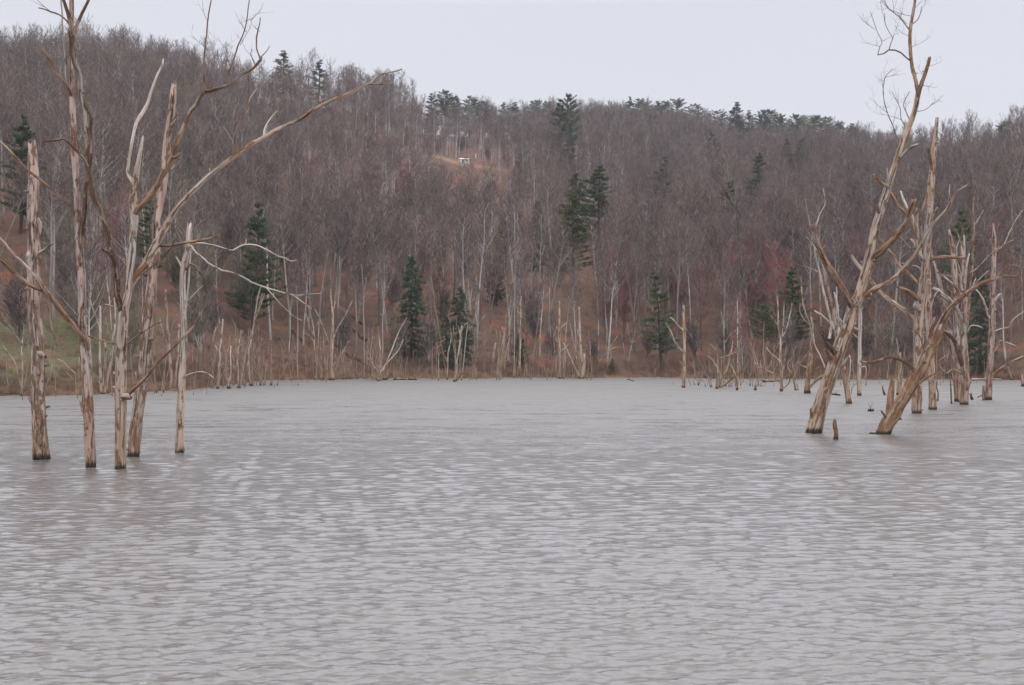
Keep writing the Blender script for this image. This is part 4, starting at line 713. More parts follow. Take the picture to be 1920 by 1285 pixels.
snag('small dark crooked pair of sticks right of the candelabra snag', 732, [(1492, 732, 4), (1490, 722, 3.6), (1488, 710, 3), (1486, 690, 2.4), (1486, 665, 1.8)], [('branch', [(1486, 700, 2), (1478, 690, 1.8), (1478, 680, 1.6), (1484, 672, 1.2)], .1, W_PALE), ('branch', [(1497, 734, 2.4), (1494, 720, 1.6)], .1, W_DARK), ('branch', [(1488, 700, 1.8), (1494, 688, 1.3)], .1)], W_BROWN, seed=89)
snag('reddish snag at the right picture edge, just out of the far bank', 725, [(1919, 725, 8), (1918, 715, 7), (1916, 704, 4)], [], W_PINK, seed=90)
snag('short leaning tan post against the right bank', 713, [(1897, 713, 4), (1893, 700, 3.6), (1890, 690, 2.4)], [], W_TAN, seed=91)

# --- drowned brush: multi-stemmed clumps ------------------------------
def clump(label, px, py, n, hpx, wpx, fan, seed, mats=(W_BRUSH, W_GREY), group=None):
    D = dist(py); rr = random.Random(seed); root = empty('drowned_shrub', (S(px) * D, D, 0), label, 'shrub', group)
    for i in range(n):
        mb = MB(); x = rr.uniform(-wpx, wpx) * D / F; dy = rr.uniform(-1.6, 1.6)
        a = (x / (wpx * D / F + 1e-3)) * fan * .6 + rr.gauss(0, fan * .45)
        h = hpx * D / F * rr.uniform(.35, 1.0); r = rr.uniform(.02, .05) * (1.3 if rr.random() < .2 else 1)
        p = [Vector((x, dy, -.8))]; d = Vector((math.sin(a), rr.gauss(0, .25), math.cos(a))).normalized(); rad = [r]; k = 6
        for j in range(k):
            d = (d + Vector((rr.gauss(0, .10), rr.gauss(0, .10), .02))).normalized(); p.append(p[-1] + d * (h + .8) / k); rad.append(r * (1 - .75 * (j + 1) / k))
        mb.tube(p, rad, 6, rough=.1, seed=seed + i)
        for _ in range(rr.randint(2, 5)):
            j = rr.randrange(2, k); dd = Vector((rr.uniform(-1, 1), rr.uniform(-.6, .6), rr.uniform(.1, 1))).normalized()
            spray(mb, p[j], dd, h * rr.uniform(.15, .4), rad[j] * .55, 1, rr, kids=2, up=.2)
        mb.build('stem', rr.choice(mats), root)
    return root
clump('widest drowned brush clump, its tan stems fanned, left shoreline', 478, 723, 34, 150, 42, .38, 1)
clump('thin drowned brush beside the tall tapering trunk, left', 388, 727, 16, 110, 22, .3, 2)
clump('dense grey-stemmed drowned brush around the orange-footed snag', 618, 712, 16, 110, 26, .28, 3, (W_GREY, W_SHORE))
clump('sparse drowned brush between two grey stem groups, left shoreline', 655, 711, 9, 60, 14, .45, 4)
clump('fan of upright grey stems around the broken white spike', 715, 713, 18, 105, 20, .42, 5, (W_GREY, W_BRUSH, W_SHORE))
clump('upright grey drowned stems in front of the hemlock thicket', 862, 706, 20, 130, 34, .22, 6, (W_GREY, W_GREY, W_BRUSH))
clump('yellowish drowned brush with crossing arms, right of the solitary straight snag', 1352, 726, 14, 90, 22, .5, 7)
clump('brown drowned brush at the foot of the solitary straight snag', 1297, 722, 10, 62, 20, .5, 8)
clump('thin drowned brush between crossing arms and candelabra snag', 1402, 724, 14, 105, 26, .35, 9, (W_BRUSH, W_SHORE))
clump('tall grey drowned brush just left of the candelabra snag', 1440, 716, 12, 120, 16, .35, 10, (W_GREY, W_BRUSH))
clump('small drowned brush behind the great leaning tree', 1590, 722, 9, 75, 26, .4, 11)
clump('low drowned brush between the two right-hand leaning trees', 1690, 722, 8, 80, 26, .3, 12)
clump('brush behind the splintered snags at the right', 1775, 722, 9, 85, 24, .4, 13, (W_GREY, W_BRUSH))
clump('pale thin brush on the grassy far-left bank', 62, 741, 9, 130, 40, .3, 14, (W_GREY, W_GREY))
clump('grey brush stems behind the forked dead tree', 258, 737, 14, 170, 46, .22, 15, (W_GREY, W_BRUSH))
clump('reddish low brush at the far shore right of centre', 1215, 706, 8, 36, 34, .8, 16, (W_BRUSH, W_SHORE))

clump('upright pale brush between the split snag and the slim central snag', 960, 706, 13, 90, 20, .25, 17, (W_SHORE, W_GREY))
clump('pale drowned brush left of the tall straight snag with side stubs', 1018, 706, 13, 80, 24, .25, 18, (W_SHORE, W_TAN))
clump('grey drowned brush just left of the open-hand snag', 1068, 706, 9, 70, 12, .35, 19, (W_GREY, W_SHORE))
clump('tangled grey brush between the hemlock thicket and the split snag', 905, 705, 14, 120, 20, .3, 20, (W_GREY, W_GREY, W_SHORE))
clump('low pale brush right of the bright split stump', 775, 706, 12, 55, 28, .25, 21, (W_SHORE, W_GREY))
clump('grey brush left of the curved grey-green stem', 565, 711, 11, 95, 20, .35, 22, (W_GREY, W_BRUSH))
clump('spreading grey brush near the wide-armed sapling', 1135, 705, 10, 70, 26, .5, 23, (W_GREY, W_BRUSH))
clump('tangled dark brush on the shore right of the candelabra snag', 1480, 712, 12, 90, 22, .35, 24, (W_GREY, W_BRUSH))
# --- thin dead stems lined up in the shallows -------------------------
rr = random.Random(99)
stem_forms = []
for i in range(9):
    mb = MB(); h = 1.0; p = [Vector((0, 0, -.12))]; d = Vector((rr.gauss(0, .06), rr.gauss(0, .04), 1)); r = .0085; rad = [r]
    for j in range(7):
        d = (d + Vector((rr.gauss(0, .06), rr.gauss(0, .06), .1))).normalized(); p.append(p[-1] + d * 1.1 / 7); rad.append(r * (1 - .6 * (j + 1) / 7))
    mb.tube(p, rad, 6, rough=.12, jag=1.5, seed=i)
    for _ in range(rr.randint(0, 5)):
        j = rr.randrange(3, 7); spray(mb, p[j], Vector((rr.choice((-1, 1)) * rr.uniform(.4, 1), rr.uniform(-.5, .5), rr.uniform(.3, 1))), rr.uniform(.1, .3), rad[j] * .55, 1, rr, kids=1, up=.3)
    stem_forms.append([mb.build('dead_sapling', m, mesh_only=True) for m in (W_SHORE, W_GREY, W_TAN, W_BRUSH)])
def stem(px, py, hpx, form, mi, label, group, wk=1.0):
    D = dist(py); o = bpy.data.objects.new('dead_sapling', stem_forms[form][mi]); C.objects.link(o)
    h = hpx * D / F; o.location = (S(px) * D, D, 0); wd = wk * (0.55 + 2.4 / max(h, 1.2)); o.scale = (h * wd, h * wd, h)
    o.rotation_euler = (rr.gauss(0, .05), rr.gauss(0, .07), rr.uniform(0, 6.28)); tag(o, label, 'dead sapling', group)
for x0, x1, n, hm, lab, grp in (
    (560, 820, 60, 62, 'thin bleached dead stem in the row left of the hemlock thicket', 'dead stems along the left half of the far waterline'),
    (820, 1110, 84, 74, 'thin tan dead stem in the crowded row along the central shore', 'dead stems along the middle of the far waterline'),
    (1110, 1330, 14, 30, 'short dead stem on the sparsely studded shore right of centre', 'dead stems along the bare stretch of far shore'),
    (1300, 1500, 26, 62, 'thin dead stem in the right-hand drowned brush', 'dead stems in the right-hand brush'),
    (350, 560, 26, 70, 'thin brown dead stem in the left thicket', 'dead stems in the left thicket'),
    (1500, 1900, 22, 60, 'thin dead stem in the shallows behind the right cluster', 'dead stems behind the right cluster'),
    (0, 340, 14, 75, 'thin dead stem at the foot of the left bank', 'dead stems at the foot of the left bank')):
    for i in range(n):
        px = rr.uniform(x0, x1); sh = HY + CZ * F / float(rs_(np.array([S(px)]))[0]); py = sh + abs(rr.gauss(0, 1)) * (2.0 if x0 in (560, 820, 1110) else 5.5) + .6
        stem(px, py, hm * math.exp(rr.gauss(-.2, .55)), rr.randrange(9), rr.choice((0, 0, 1, 1, 2, 3)), lab, grp, rr.uniform(.45, .85))
# --- sticks and logs afloat ------------------------------------------
def log(name, label, cat, a, b, D, r, mat, dz=0.0, db=0.0, n=9):
    mb = MB(); p0 = Vector((S(a) * D, D, dz)); p1 = Vector((S(b) * (D + db), D + db, dz))
    k = 9; rr2 = random.Random(int(a)); pts = [p0.lerp(p1, i / k) + Vector((0, rr2.gauss(0, r * .5), rr2.gauss(0, r * .3))) for i in range(k + 1)]
    mb.tube(pts, [r * (1 - .55 * i / k) for i in range(k + 1)], n, rough=.14, jag=1, seed=int(b))
    for _ in range(2):
        j = rr2.randrange(2, k); spray(mb, pts[j], Vector((rr2.uniform(-.6, .6), rr2.uniform(-.4, .4), .8)), r * rr2.uniform(3, 6), r * .3, 0, rr2)
    o = mb.build(name, mat, org=p0); return tag(o, label, cat)
log('floating_log', 'long dark log afloat off the shore right of the bright split stump', 'log', 738, 783, 137, .16, W_DARK, .03)
log('floating_log', 'pale straight log lying on the water left of the candelabra snag', 'log', 1432, 1466, 128, .13, W_PALE, .12, 1.5)
log('floating_log', 'thin pale log lying along the right bank waterline', 'log', 1822, 1878, 134, .12, W_PALE, .15)
log('driftwood', 'small dark chunk of driftwood afloat left of the low forked trunk', 'driftwood', 1630, 1637, 74.5, .10, W_DARK, .03)
log('driftwood', 'thin dark stick afloat right of centre near the far shore', 'driftwood', 1176, 1189, 138, .05, W_DARK, .05, -7)
log('driftwood', 'dark floating stick at the foot of the leaning-tree thicket', 'driftwood', 1561, 1576, 98, .09, W_DARK, .05, -2)
log('driftwood', 'low dark stick in the water below the grassy far-left bank', 'driftwood', 4, 28, 96, .06, W_DARK, .22, 1)

# ------------------------------------------------------------------ evergreens
def pine_mesh(seed, style='pine', lean=0):
    """unit-height evergreen; styles pine, dense, flat, thin"""
    rr = random.Random(seed); tr = MB(); cr_ = MB()
    pts = [Vector((0, 0, -.02))]; k = 12
    for i in range(k): pts.append(pts[-1] + Vector((rr.gauss(0, .004) + lean * .02, rr.gauss(0, .004), 1.02 / k)))
    rad = [.013 * (1 - .88 * i / k) + .001 for i in range(k + 1)]
    tr.tube(pts, rad, 7, rough=.06, seed=seed)
    def trunk_at(t):
        f = max(0, min(k - 1e-3, t * k)); i = int(f); return pts[i].lerp(pts[i + 1], f - i)
    cb, wmax, nl = {'pine': (.16, .27, 120), 'dense': (.06, .25, 150), 'flat': (.42, .28, 90), 'thin': (.2, .19, 80), 'bush': (.04, .36, 130)}[style]
    for i in range(nl):
        t = cb + (1 - cb) * ((i + rr.random()) / nl); 
        if style in ('pine', 'thin', 'flat'):
            layer = round(t * 17) / 17; t = .55 * t + .45 * layer
            if rr.random() < (.22 if style == 'pine' else .28): continue
        u = min(1.0, max(0.0, (t - cb) / (1 - cb)))
        if style == 'flat': wl = wmax * math.sqrt(max(0, 1 - (u * .98) ** 3)) * rr.uniform(.5, 1.1)
        elif style in ('dense', 'bush'): wl = wmax * (1 - u ** 2.0) ** .75 * rr.uniform(.5, 1.08) * (.75 + .25 * min(1, u * 4))
        else: wl = wmax * (1 - u ** 1.3) ** .8 * rr.uniform(.35, 1.15) * (.6 + .4 * min(1, u * 3.5))
        wl = max(wl, .02); a = rr.uniform(0, 6.283); p = trunk_at(t); q = [p]; rise = {'pine': .22, 'dense': .0, 'flat': .35, 'thin': .2, 'bush': .3}[style] + .5 * max(0, u - .6)
        d = Vector((math.cos(a), math.sin(a), rise - .12)).normalized()
        for j in range(4):
            d = (d + Vector((rr.gauss(0, .06), rr.gauss(0, .06), .07 if style != 'dense' else -.06))).normalized(); q.append(q[-1] + d * wl / 4)
        tr.tube(q, [.003 * (1 - .2 * j) for j in range(5)], 3, cap=False)
        nt_ = int(8 + 95 * wl)
        for m in range(nt_):
            f = rr.uniform(.28 if style != 'dense' else .35, 1.04) * 4; j = min(3, int(f)); c = q[j].lerp(q[j + 1], f - j)
            side = Vector((-math.sin(a), math.cos(a), 0)) * rr.gauss(0, .16) * wl * (1.15 - f / 6)
            c = c + side + Vector((0, 0, rr.uniform(-.006, .010)))
            for _ in range(6):
                dd = (d * .8 + Vector((rr.uniform(-1, 1), rr.uniform(-1, 1), rr.uniform(-.25, .9)))).normalized()
                ln = rr.uniform(.012, .033); pr = dd.cross(Vector((rr.uniform(-1, 1), rr.uniform(-1, 1), rr.uniform(-1, 1)))).normalized() * ln * .17
                cr_.leaf(c - pr, c + pr, c + dd * ln)
    return tr, cr_
PINES = {}
for st in ('pine', 'dense', 'flat', 'thin', 'bush'):
    PINES[st] = []
    for s_ in range(3 if st in ('pine', 'flat', 'dense') else 2):
        tr, cr_ = pine_mesh(100 + s_ * 7 + len(st), st)
        needle = M_NEEDLEB if st == 'dense' else M_NEEDLE
        PINES[st].append((tr.build('trunk', M_PTRUNK, mesh_only=True), cr_.build('crown', needle, mesh_only=True, smooth=False)))
key_spots = []
def evergreen(label, px, ytop, ybase, st, vi=0, wk=1.0, D=None, name='pine_tree', cat='pine tree', group=None, lean=0):
    if D is None:
        want = {'bush': 7, 'flat': 13}.get(st, 15) if ybase < 620 else 0
        for _ in range(9):
            p, D = hit(px, ybase)
            if (ybase - ytop) * D / F >= want: break
            ybase += 5
    z = gz(S(px), D); h = (HY - ytop) * D / F + CZ - z
    root = empty(name, (S(px) * D, D, z), label, cat, group)
    wk *= 1.18 if st in ('pine', 'thin') else 1.0
    root.scale = (h * wk, h * wk, h); root.rotation_euler = (rr.gauss(0, .015), lean + rr.gauss(0, .015), rr.uniform(0, 6.28))
    for nm, me in zip(('trunk', 'crown'), PINES[st][vi % len(PINES[st])]):
        o = bpy.data.objects.new(nm, me); C.objects.link(o); o.parent = root
    key_spots.append((S(px), D, ytop, h)); return root
evergreen('tall dark pine low on the left hillside, just right of the pale slender snag', 472, 386, 640, 'pine', 0, .92)
evergreen('dark pine at the far left behind the thickest snag top', 38, 220, 400, 'pine', 1, 1.0)
evergreen('bright pointed pine standing on the left ridge crest', 531, 95, 190, 'pine', 2, 1.15)
evergreen('dark thin-needled conifer on the ridge just right of the pointed pine', 596, 114, 215, 'thin', 0, 1.7)
evergreen('broad very dark hemlock at the shore below centre-left', 772, 484, 672, 'dense', 0, .95, name='hemlock_tree', cat='hemlock')
evergreen('yellow-topped hemlock close to the water, left of centre', 862, 540, 688, 'dense', 1, .95, name='hemlock_tree', cat='hemlock')
evergreen('second hemlock crowding the left side of the yellow-topped one', 838, 585, 692, 'dense', 2, 1.0, name='hemlock_tree', cat='hemlock')
evergreen('little bright green bush behind the tall thin central snag', 975, 628, 690, 'bush', 0, 1.0, name='evergreen_bush', cat='bush')
evergreen('very tall pine breaking the skyline at centre', 1053, 190, 345, 'pine', 0, .95)
evergreen('dark blue-green pine top just behind the very tall central pine', 1066, 183, 330, 'flat', 0, .75)
evergreen('dark pine against the right flank of the very tall central pine', 1072, 235, 350, 'dense', 0, .5)
evergreen('upper left pine of the mid-slope trio, right of centre', 1080, 326, 425, 'dense', 1, 1.1, name='pine_tree', cat='pine tree')
evergreen('wide layered pine of the mid-slope trio, on its right', 1122, 314, 420, 'pine', 1, 1.5)
evergreen('lowest and bushiest pine of the mid-slope trio', 1076, 360, 500, 'pine', 2, 1.15)
evergreen('small pine left of the mid-slope trio', 1011, 378, 470, 'dense', 2, .9)
evergreen('sparse pine reaching up from the draw, right of the trio', 1245, 297, 420, 'thin', 0, 1.4)
evergreen('low rounded pine under the sparse pine in the draw', 1243, 388, 460, 'bush', 0, .9)
evergreen('small dark pine on the right slope, left of a paler pair', 1326, 355, 430, 'pine', 1, 1.2)
evergreen('dim pine just right of the small dark right-slope pine', 1362, 345, 440, 'pine', 0, 1.2)
evergreen('yellow-green pine high on the right slope', 1418, 290, 400, 'pine', 2, 1.1)
evergreen('dull round pine up-left of the yellow-green one', 1400, 283, 360, 'bush', 1, .8)
evergreen('small shadowy conifer under the ridge, above the yellow-green pine', 1334, 250, 320, 'thin', 1, 1.5)
evergreen('left half of the dark pointed hemlock pair on the right slope', 1474, 262, 345, 'dense', 0, 1.25, name='hemlock_tree', cat='hemlock')
evergreen('right half of the dark pointed hemlock pair on the right slope', 1506, 260, 350, 'dense', 1, 1.2, name='hemlock_tree', cat='hemlock')
evergreen('tall symmetrical spruce standing up from the right ridge', 1378, 193, 290, 'pine', 1, 1.25)
evergreen('leaning ragged pine at the water, right of centre', 1243, 512, 700, 'thin', 1, 1.15, lean=.14)
evergreen('green pine behind the candelabra snag and the red-leaved tree', 1488, 505, 665, 'pine', 2, 1.15)
evergreen('low wide dark pine left of the candelabra snag', 1428, 575, 690, 'flat', 1, 1.0)
evergreen('pine half hidden behind the splintered snags at the right', 1800, 400, 640, 'pine', 0, .9)
evergreen('dark low hemlock behind the right cluster', 1838, 520, 700, 'dense', 2, .9, name='hemlock_tree', cat='hemlock')
evergreen('tiny dark evergreen sprig on the bank, right of centre', 1148, 672, 702, 'bush', 1, .7, name='evergreen_bush', cat='bush')
evergreen('soft dark conifer left of the mid-slope trio, below the shed', 974, 288, 350, 'bush', 1, .8)
evergreen('small dim pine on the slope below the white shed, left', 768, 325, 375, 'bush', 0, .9)
evergreen('dim evergreen mid slope above the yellow-topped hemlock', 932, 480, 560, 'bush', 1, .8)
evergreen('dark shrubby pine halfway up, near centre', 946, 415, 470, 'thin', 0, 1.3)
evergreen('grey-green small pine above and right of the tall left pine', 688, 395, 450, 'bush', 0, .7)
evergreen('dim pine seen between the forked tree and leaning snag', 285, 370, 520, 'thin', 1, 1.0)
evergreen('pine on the crest at the far right edge', 1885, 232, 320, 'flat', 2, .9)
for i, (px, yt) in enumerate([(812, 183), (835, 180), (858, 187), (880, 189), (905, 196), (942, 196), (966, 197), (1004, 198), (1020, 196), (1032, 200), (1180, 191), (1200, 192), (1213, 200), (1230, 196), (1247, 196), (1268, 194), (1301, 202), (1345, 212), (1402, 211), (1428, 217), (1446, 212), (1462, 222), (1492, 222), (1508, 224), (1530, 228), (1548, 228), (1572, 234), (1600, 240)]):
    Dr = float(np.interp(px, rg_px, rg_D)) - rr.uniform(0, 25)
    evergreen('small pine among those fringing the far ridge crest', px, yt - rr.uniform(2, 8), 0, rr.choice(('flat', 'flat', 'flat', 'pine')), i, rr.uniform(1.0, 1.45), D=Dr, group='small pines along the far ridge crest')

# ------------------------------------------------------------------ leafless woodland
def bare_form(seed, H=17.0, slim=1.0, crown0=.38, twigs=1.0, spread=1.0, multi=0, fine=.026, dark=False):
    rr = random.Random(seed); T = MB(); W = MB()
    def stemm(p, d, ln, r, k=9):
        q = [p]; rad = [r]
        for i in range(k):
            d = (d + Vector((rr.gauss(0, .045), rr.gauss(0, .045), .06))).normalized(); q.append(q[-1] + d * ln / k); rad.append(r * (1 - .82 * (i + 1) / k))
        T.tube(q, rad, 6, rough=.05, cap=False, seed=rr.randrange(9999)); return q, rad
    stems = [stemm(Vector((0, 0, -.5)), Vector((rr.gauss(0, .04), rr.gauss(0, .04), 1)), H * .93, H * .0095 * slim)]
    for m in range(multi):
        a = rr.uniform(0, 6.28); stems.append(stemm(Vector((0, 0, -.5)), Vector((math.cos(a) * .28, math.sin(a) * .28, 1)), H * rr.uniform(.6, .85), H * .007 * slim))
    for q, rad in stems:
        nb = int(26 * twigs); ln0 = H * .27 * spread
        for i in range(nb):
            t = crown0 + (1 - crown0) * ((i + rr.random()) / nb); f = t * (len(q) - 1.01); j = int(f); p = q[j].lerp(q[j + 1], f - j)
            a = rr.uniform(0, 6.28); el = rr.uniform(.45, 1.15)
            d = Vector((math.cos(a) * math.cos(el), math.sin(a) * math.cos(el), math.sin(el)))
            ln = ln0 * (1.05 - .65 * (t - crown0) / (1 - crown0)) * rr.uniform(.6, 1.15); r = max(.03, rad[j] * .42)
            b_ = [p]; br = [r]
            for k in range(4):
                d = (d + Vector((rr.gauss(0, .13), rr.gauss(0, .13), .13))).normalized(); b_.append(b_[-1] + d * ln / 4); br.append(r * (1 - .7 * (k + 1) / 4))
            T.tube(b_, br, 4, cap=False)
            for s_ in range(int(6 * twigs + 1)):
                k = rr.randrange(1, 5); dd = (d * .55 + Vector((rr.uniform(-1, 1), rr.uniform(-1, 1), rr.uniform(-.1, 1.1)))).normalized(); l2 = ln * rr.uniform(.25, .5)
                c = [b_[k], b_[k] + dd * l2 * .5, b_[k] + (dd + Vector((rr.gauss(0, .2), rr.gauss(0, .2), .25))).normalized() * l2]
                W.tube(c, [fine * 1.0, fine * .8, fine * .5], 3, cap=False)
                for u in range(4):
                    m_ = rr.randrange(1, 3); d3 = (dd * .5 + Vector((rr.uniform(-1, 1), rr.uniform(-1, 1), rr.uniform(0, 1.2)))).normalized(); l3 = l2 * rr.uniform(.4, .8)
                    pr = d3.cross(Vector((rr.uniform(-1, 1), rr.uniform(-1, 1), rr.uniform(-1, 1)))).normalized() * fine * .8
                    W.leaf(c[m_] - pr, c[m_] + pr, c[m_] + d3 * l3)
    return T, W
forms = []   # (trunk mesh, crown mesh) pairs
spec = [  # seed, H, slim, crown0, twigs, spread, multi, trunk mat, twig mat
    (1, 17, 1.0, .50, 1.0, 1.0, 0, M_TRUNK, M_TWIG), (2, 18, .9, .55, 1.0, .9, 0, M_TRUNK, M_TWIG), (3, 16, 1.1, .42, 1.1, 1.15, 0, M_TRUNK, M_TWIG),
    (4, 17, .95, .58, .9, .8, 0, M_TRUNKP, M_TWIG), (5, 18, .95, .52, 1.0, 1.0, 1, M_TRUNK, M_TWIG), (6, 15, 1.0, .30, 1.2, 1.2, 0, M_TRUNK, M_TWIG),
    (7, 17, .82, .58, .9, .8, 0, M_TRUNKP, M_TWIG), (8, 12, .8, .25, 1.1, 1.0, 1, M_TRUNK, M_TWIGR), (9, 14, .8, .3, 1.1, 1.0, 0, M_TRUNK, M_TWIGR),
    (10, 11, .8, .2, 1.1, 1.1, 2, M_TRUNK, M_TWIGO), (11, 9, .8, .15, 1.1, 1.1, 2, M_TRUNK, M_TWIG), (12, 16, .85, .4, 1.1, .9, 0, M_TRUNK, M_TWIGO)]
lib = bpy.data.collections.new("bare_tree_forms")
for (sd_, H, sl_, c0, tw, sp_, mu, tm, wm) in spec:
    T, W = bare_form(sd_, H, sl_, c0, tw, sp_, mu)
    tme = T.build('trunk', tm, mesh_only=True); wme = W.build('crown', wm, mesh_only=True, smooth=False)
    J = MB(); J.v = T.v + W.v; J.g = T.g + W.g; J.f = T.f + [tuple(i + len(T.v) for i in f) for f in W.f]; J.m = T.m + [1] * len(W.f)
    jme = J.build('bare_tree_form', [tm, wm], mesh_only=True, smooth=False)
    jo = bpy.data.objects.new('form_%02d' % sd_, jme); lib.objects.link(jo)
    forms.append((tme, wme, H))
r_ = np.random.RandomState(5); step = 3.85
gx, gy = np.meshgrid(np.arange(-300, 300, step), np.arange(60, 680, step))
gx = (gx + r_.uniform(-.48, .48, gx.shape) * step).ravel(); gy = (gy + r_.uniform(-.48, .48, gy.shape) * step).ravel()
s_ = gx / gy; px_ = s_ * F + 960; Rs = rs_(s_); Rr = np.interp(px_, rg_px, rg_D)
keep = (np.abs(s_) < .47) & (gy > Rs + 2.5) & (gy < Rr + 34)
gx, gy, s_, px_, Rs, Rr = [a[keep] for a in (gx, gy, s_, px_, Rs, Rr)]
tt = (gy - Rs) / (Rr - Rs); gzv = ground(s_, gy); py_ = HY - (gzv - CZ) / gy * F
dens = np.full(len(gx), .88)
# the face of the left hillside is thinner, its leaf litter shows; clearing below the shelf with the shed
face = np.exp(-(((px_ - 780) / 330) ** 2)) * np.clip(tt * 5, 0, 1) * np.clip((.93 - tt) * 5, 0, 1)
dens -= .46 * face
sv2, sd2 = hit(900, 380); dens -= .75 * np.exp(-(((px_ - 895) / 75) ** 2 + ((gy - sd2 + 8) / 55) ** 2))
sv3, sd3 = hit(845, 305); dens -= 1.2 * np.exp(-(((px_ - 868) / 42) ** 2 + ((gy - sd3 + 14) / 17) ** 2))
dens -= .12 * np.clip(1 - (gy - Rs) / 14, 0, 1) * (px_ > 540)
dens += .18 * np.clip(1 - tt / .4, 0, 1)
dens = np.where(tt > .93, dens * .42, dens); dens = np.where(tt > 1.0, dens * .5, dens)
dens = np.where((px_ < 75) & (gy - Rs < 26), dens * .25, dens)
dens = np.where((px_ > 1180), dens + .06, dens)
dens += .10 * vnoise(gx / 17, gy / 17, 9)
u = r_.rand(len(gx)); ok = u < dens
for (ks, kD, kt, kh) in key_spots:
    topy = HY - (gzv + 13 - CZ) / gy * F; ybot = HY - (gz(ks, kD) + kh * .30 - CZ) / kD * F
    near = (np.abs(s_ - ks) * gy < kh * .17) & (gy < kD + 1) & (gy > kD - (75 if kD > 250 or ks < -.15 else 38)) & (topy < ybot)
    ok &= ~(near & (r_.rand(len(gx)) < (.92 if (kt > 240 and kD > 190) or ks < -.15 else .4)))
    ok &= ~((np.abs(gx - ks * kD) < 1.8) & (np.abs(gy - kD) < 1.8))
ok &= ~((np.abs(px_ - 872) < 17 + r_.uniform(0, 8, len(gx))) & (gy > sd3 - 95) & (gy < sd3 + 3) & (HY - (gzv + 14 - CZ) / gy * F < 305))   # open ground before the shed
gx, gy, s_, px_, gzv, tt, Rs, Rr = [a[ok] for a in (gx, gy, s_, px_, gzv, tt, Rs, Rr)]
nT = len(gx); kind = np.zeros(nT, int)
rv = r_.rand(nT)
red = .07 + .16 * (vnoise(gx / 30, gy / 30, 21) > .9) + .12 * (px_ > 1300)
for i in range(nT):
    if rv[i] < red[i]: kind[i] = r_.choice([7, 8])
    elif px_[i] < 560 and gy[i] - Rs[i] < 45: kind[i] = r_.choice([0, 3, 9, 11, 9, 5, 10])
    elif gy[i] - Rs[i] < 10: kind[i] = r_.choice([10, 9, 3, 6, 10])
    elif px_[i] > 1180: kind[i] = r_.choice([0, 1, 2, 4, 5, 5, 11, 6, 10])
    else: kind[i] = r_.choice([0, 1, 2, 3, 4, 5, 6, 3, 6, 3, 6, 11, 10])
scl = r_.uniform(.68, 1.08, nT); scl = np.where(gy - Rs < 10, scl * .75, scl); scl = np.where((tt > .75) & (tt < .93), scl * .82, scl); scl = np.where(tt > .93, np.maximum(scl, .85) * 1.12, scl)
Hs = np.array([f[2] for f in forms])
scl = np.where((tt > .93) & (Hs[kind] < 14), scl * 1.2, scl)
rot = r_.uniform(0, 6.283, nT); tl = r_.normal(0, .035, (nT, 2))
app = Hs[kind] * scl / gy + .02 * (np.abs(s_) < .41)
order = np.argsort(-app); near = set(order[:296].tolist())
def zone(i):
    p = px_[i]
    if p < 110: return 'leafless grey tree on the grassy bank behind the thickest snag', 'bare trees on the grassy left bank'
    if p < 360: return 'leafless tree crowding the left shore behind the left snag cluster', 'bare trees behind the left snag cluster'
    if p < 600: return 'leafless grey tree at the shore around the foot of the tall dark pine', 'bare trees around the tall dark pine'
    if p < 820: return 'slender leafless tree on the low slope left of the broad dark hemlock', 'bare trees left of the dark hemlock'
    if p < 1120: return 'slender leafless tree just above the central shore', 'bare trees above the central shore'
    if p < 1500: return 'leafless tree just above the shore behind the right-hand brush', 'bare trees behind the right-hand brush'
    return 'leafless brown tree on the bank behind the right snag cluster', 'bare trees behind the right snag cluster'
for i in sorted(near):
    lab, grp = zone(i); kd = kind[i]
    adj = 'pale-trunked ' if kd in (3, 6) else 'red-budded ' if kd in (7, 8) else 'olive-tinged ' if kd in (9, 11) else 'many-stemmed small ' if kd == 10 else 'grey-trunked '
    lab = adj + lab.replace(' grey', '').replace(' brown', '')
    root = empty('bare_tree', (gx[i], gy[i], gzv[i]), lab, 'bare tree', grp)
    root.rotation_euler = (tl[i, 0], tl[i, 1], rot[i]); root.scale = (scl[i],) * 3
    for nm, me in zip(('trunk', 'crown'), forms[kind[i]][:2]):
        o = bpy.data.objects.new(nm, me); C.objects.link(o); o.parent = root
far = np.array([i for i in range(nT) if i not in near])

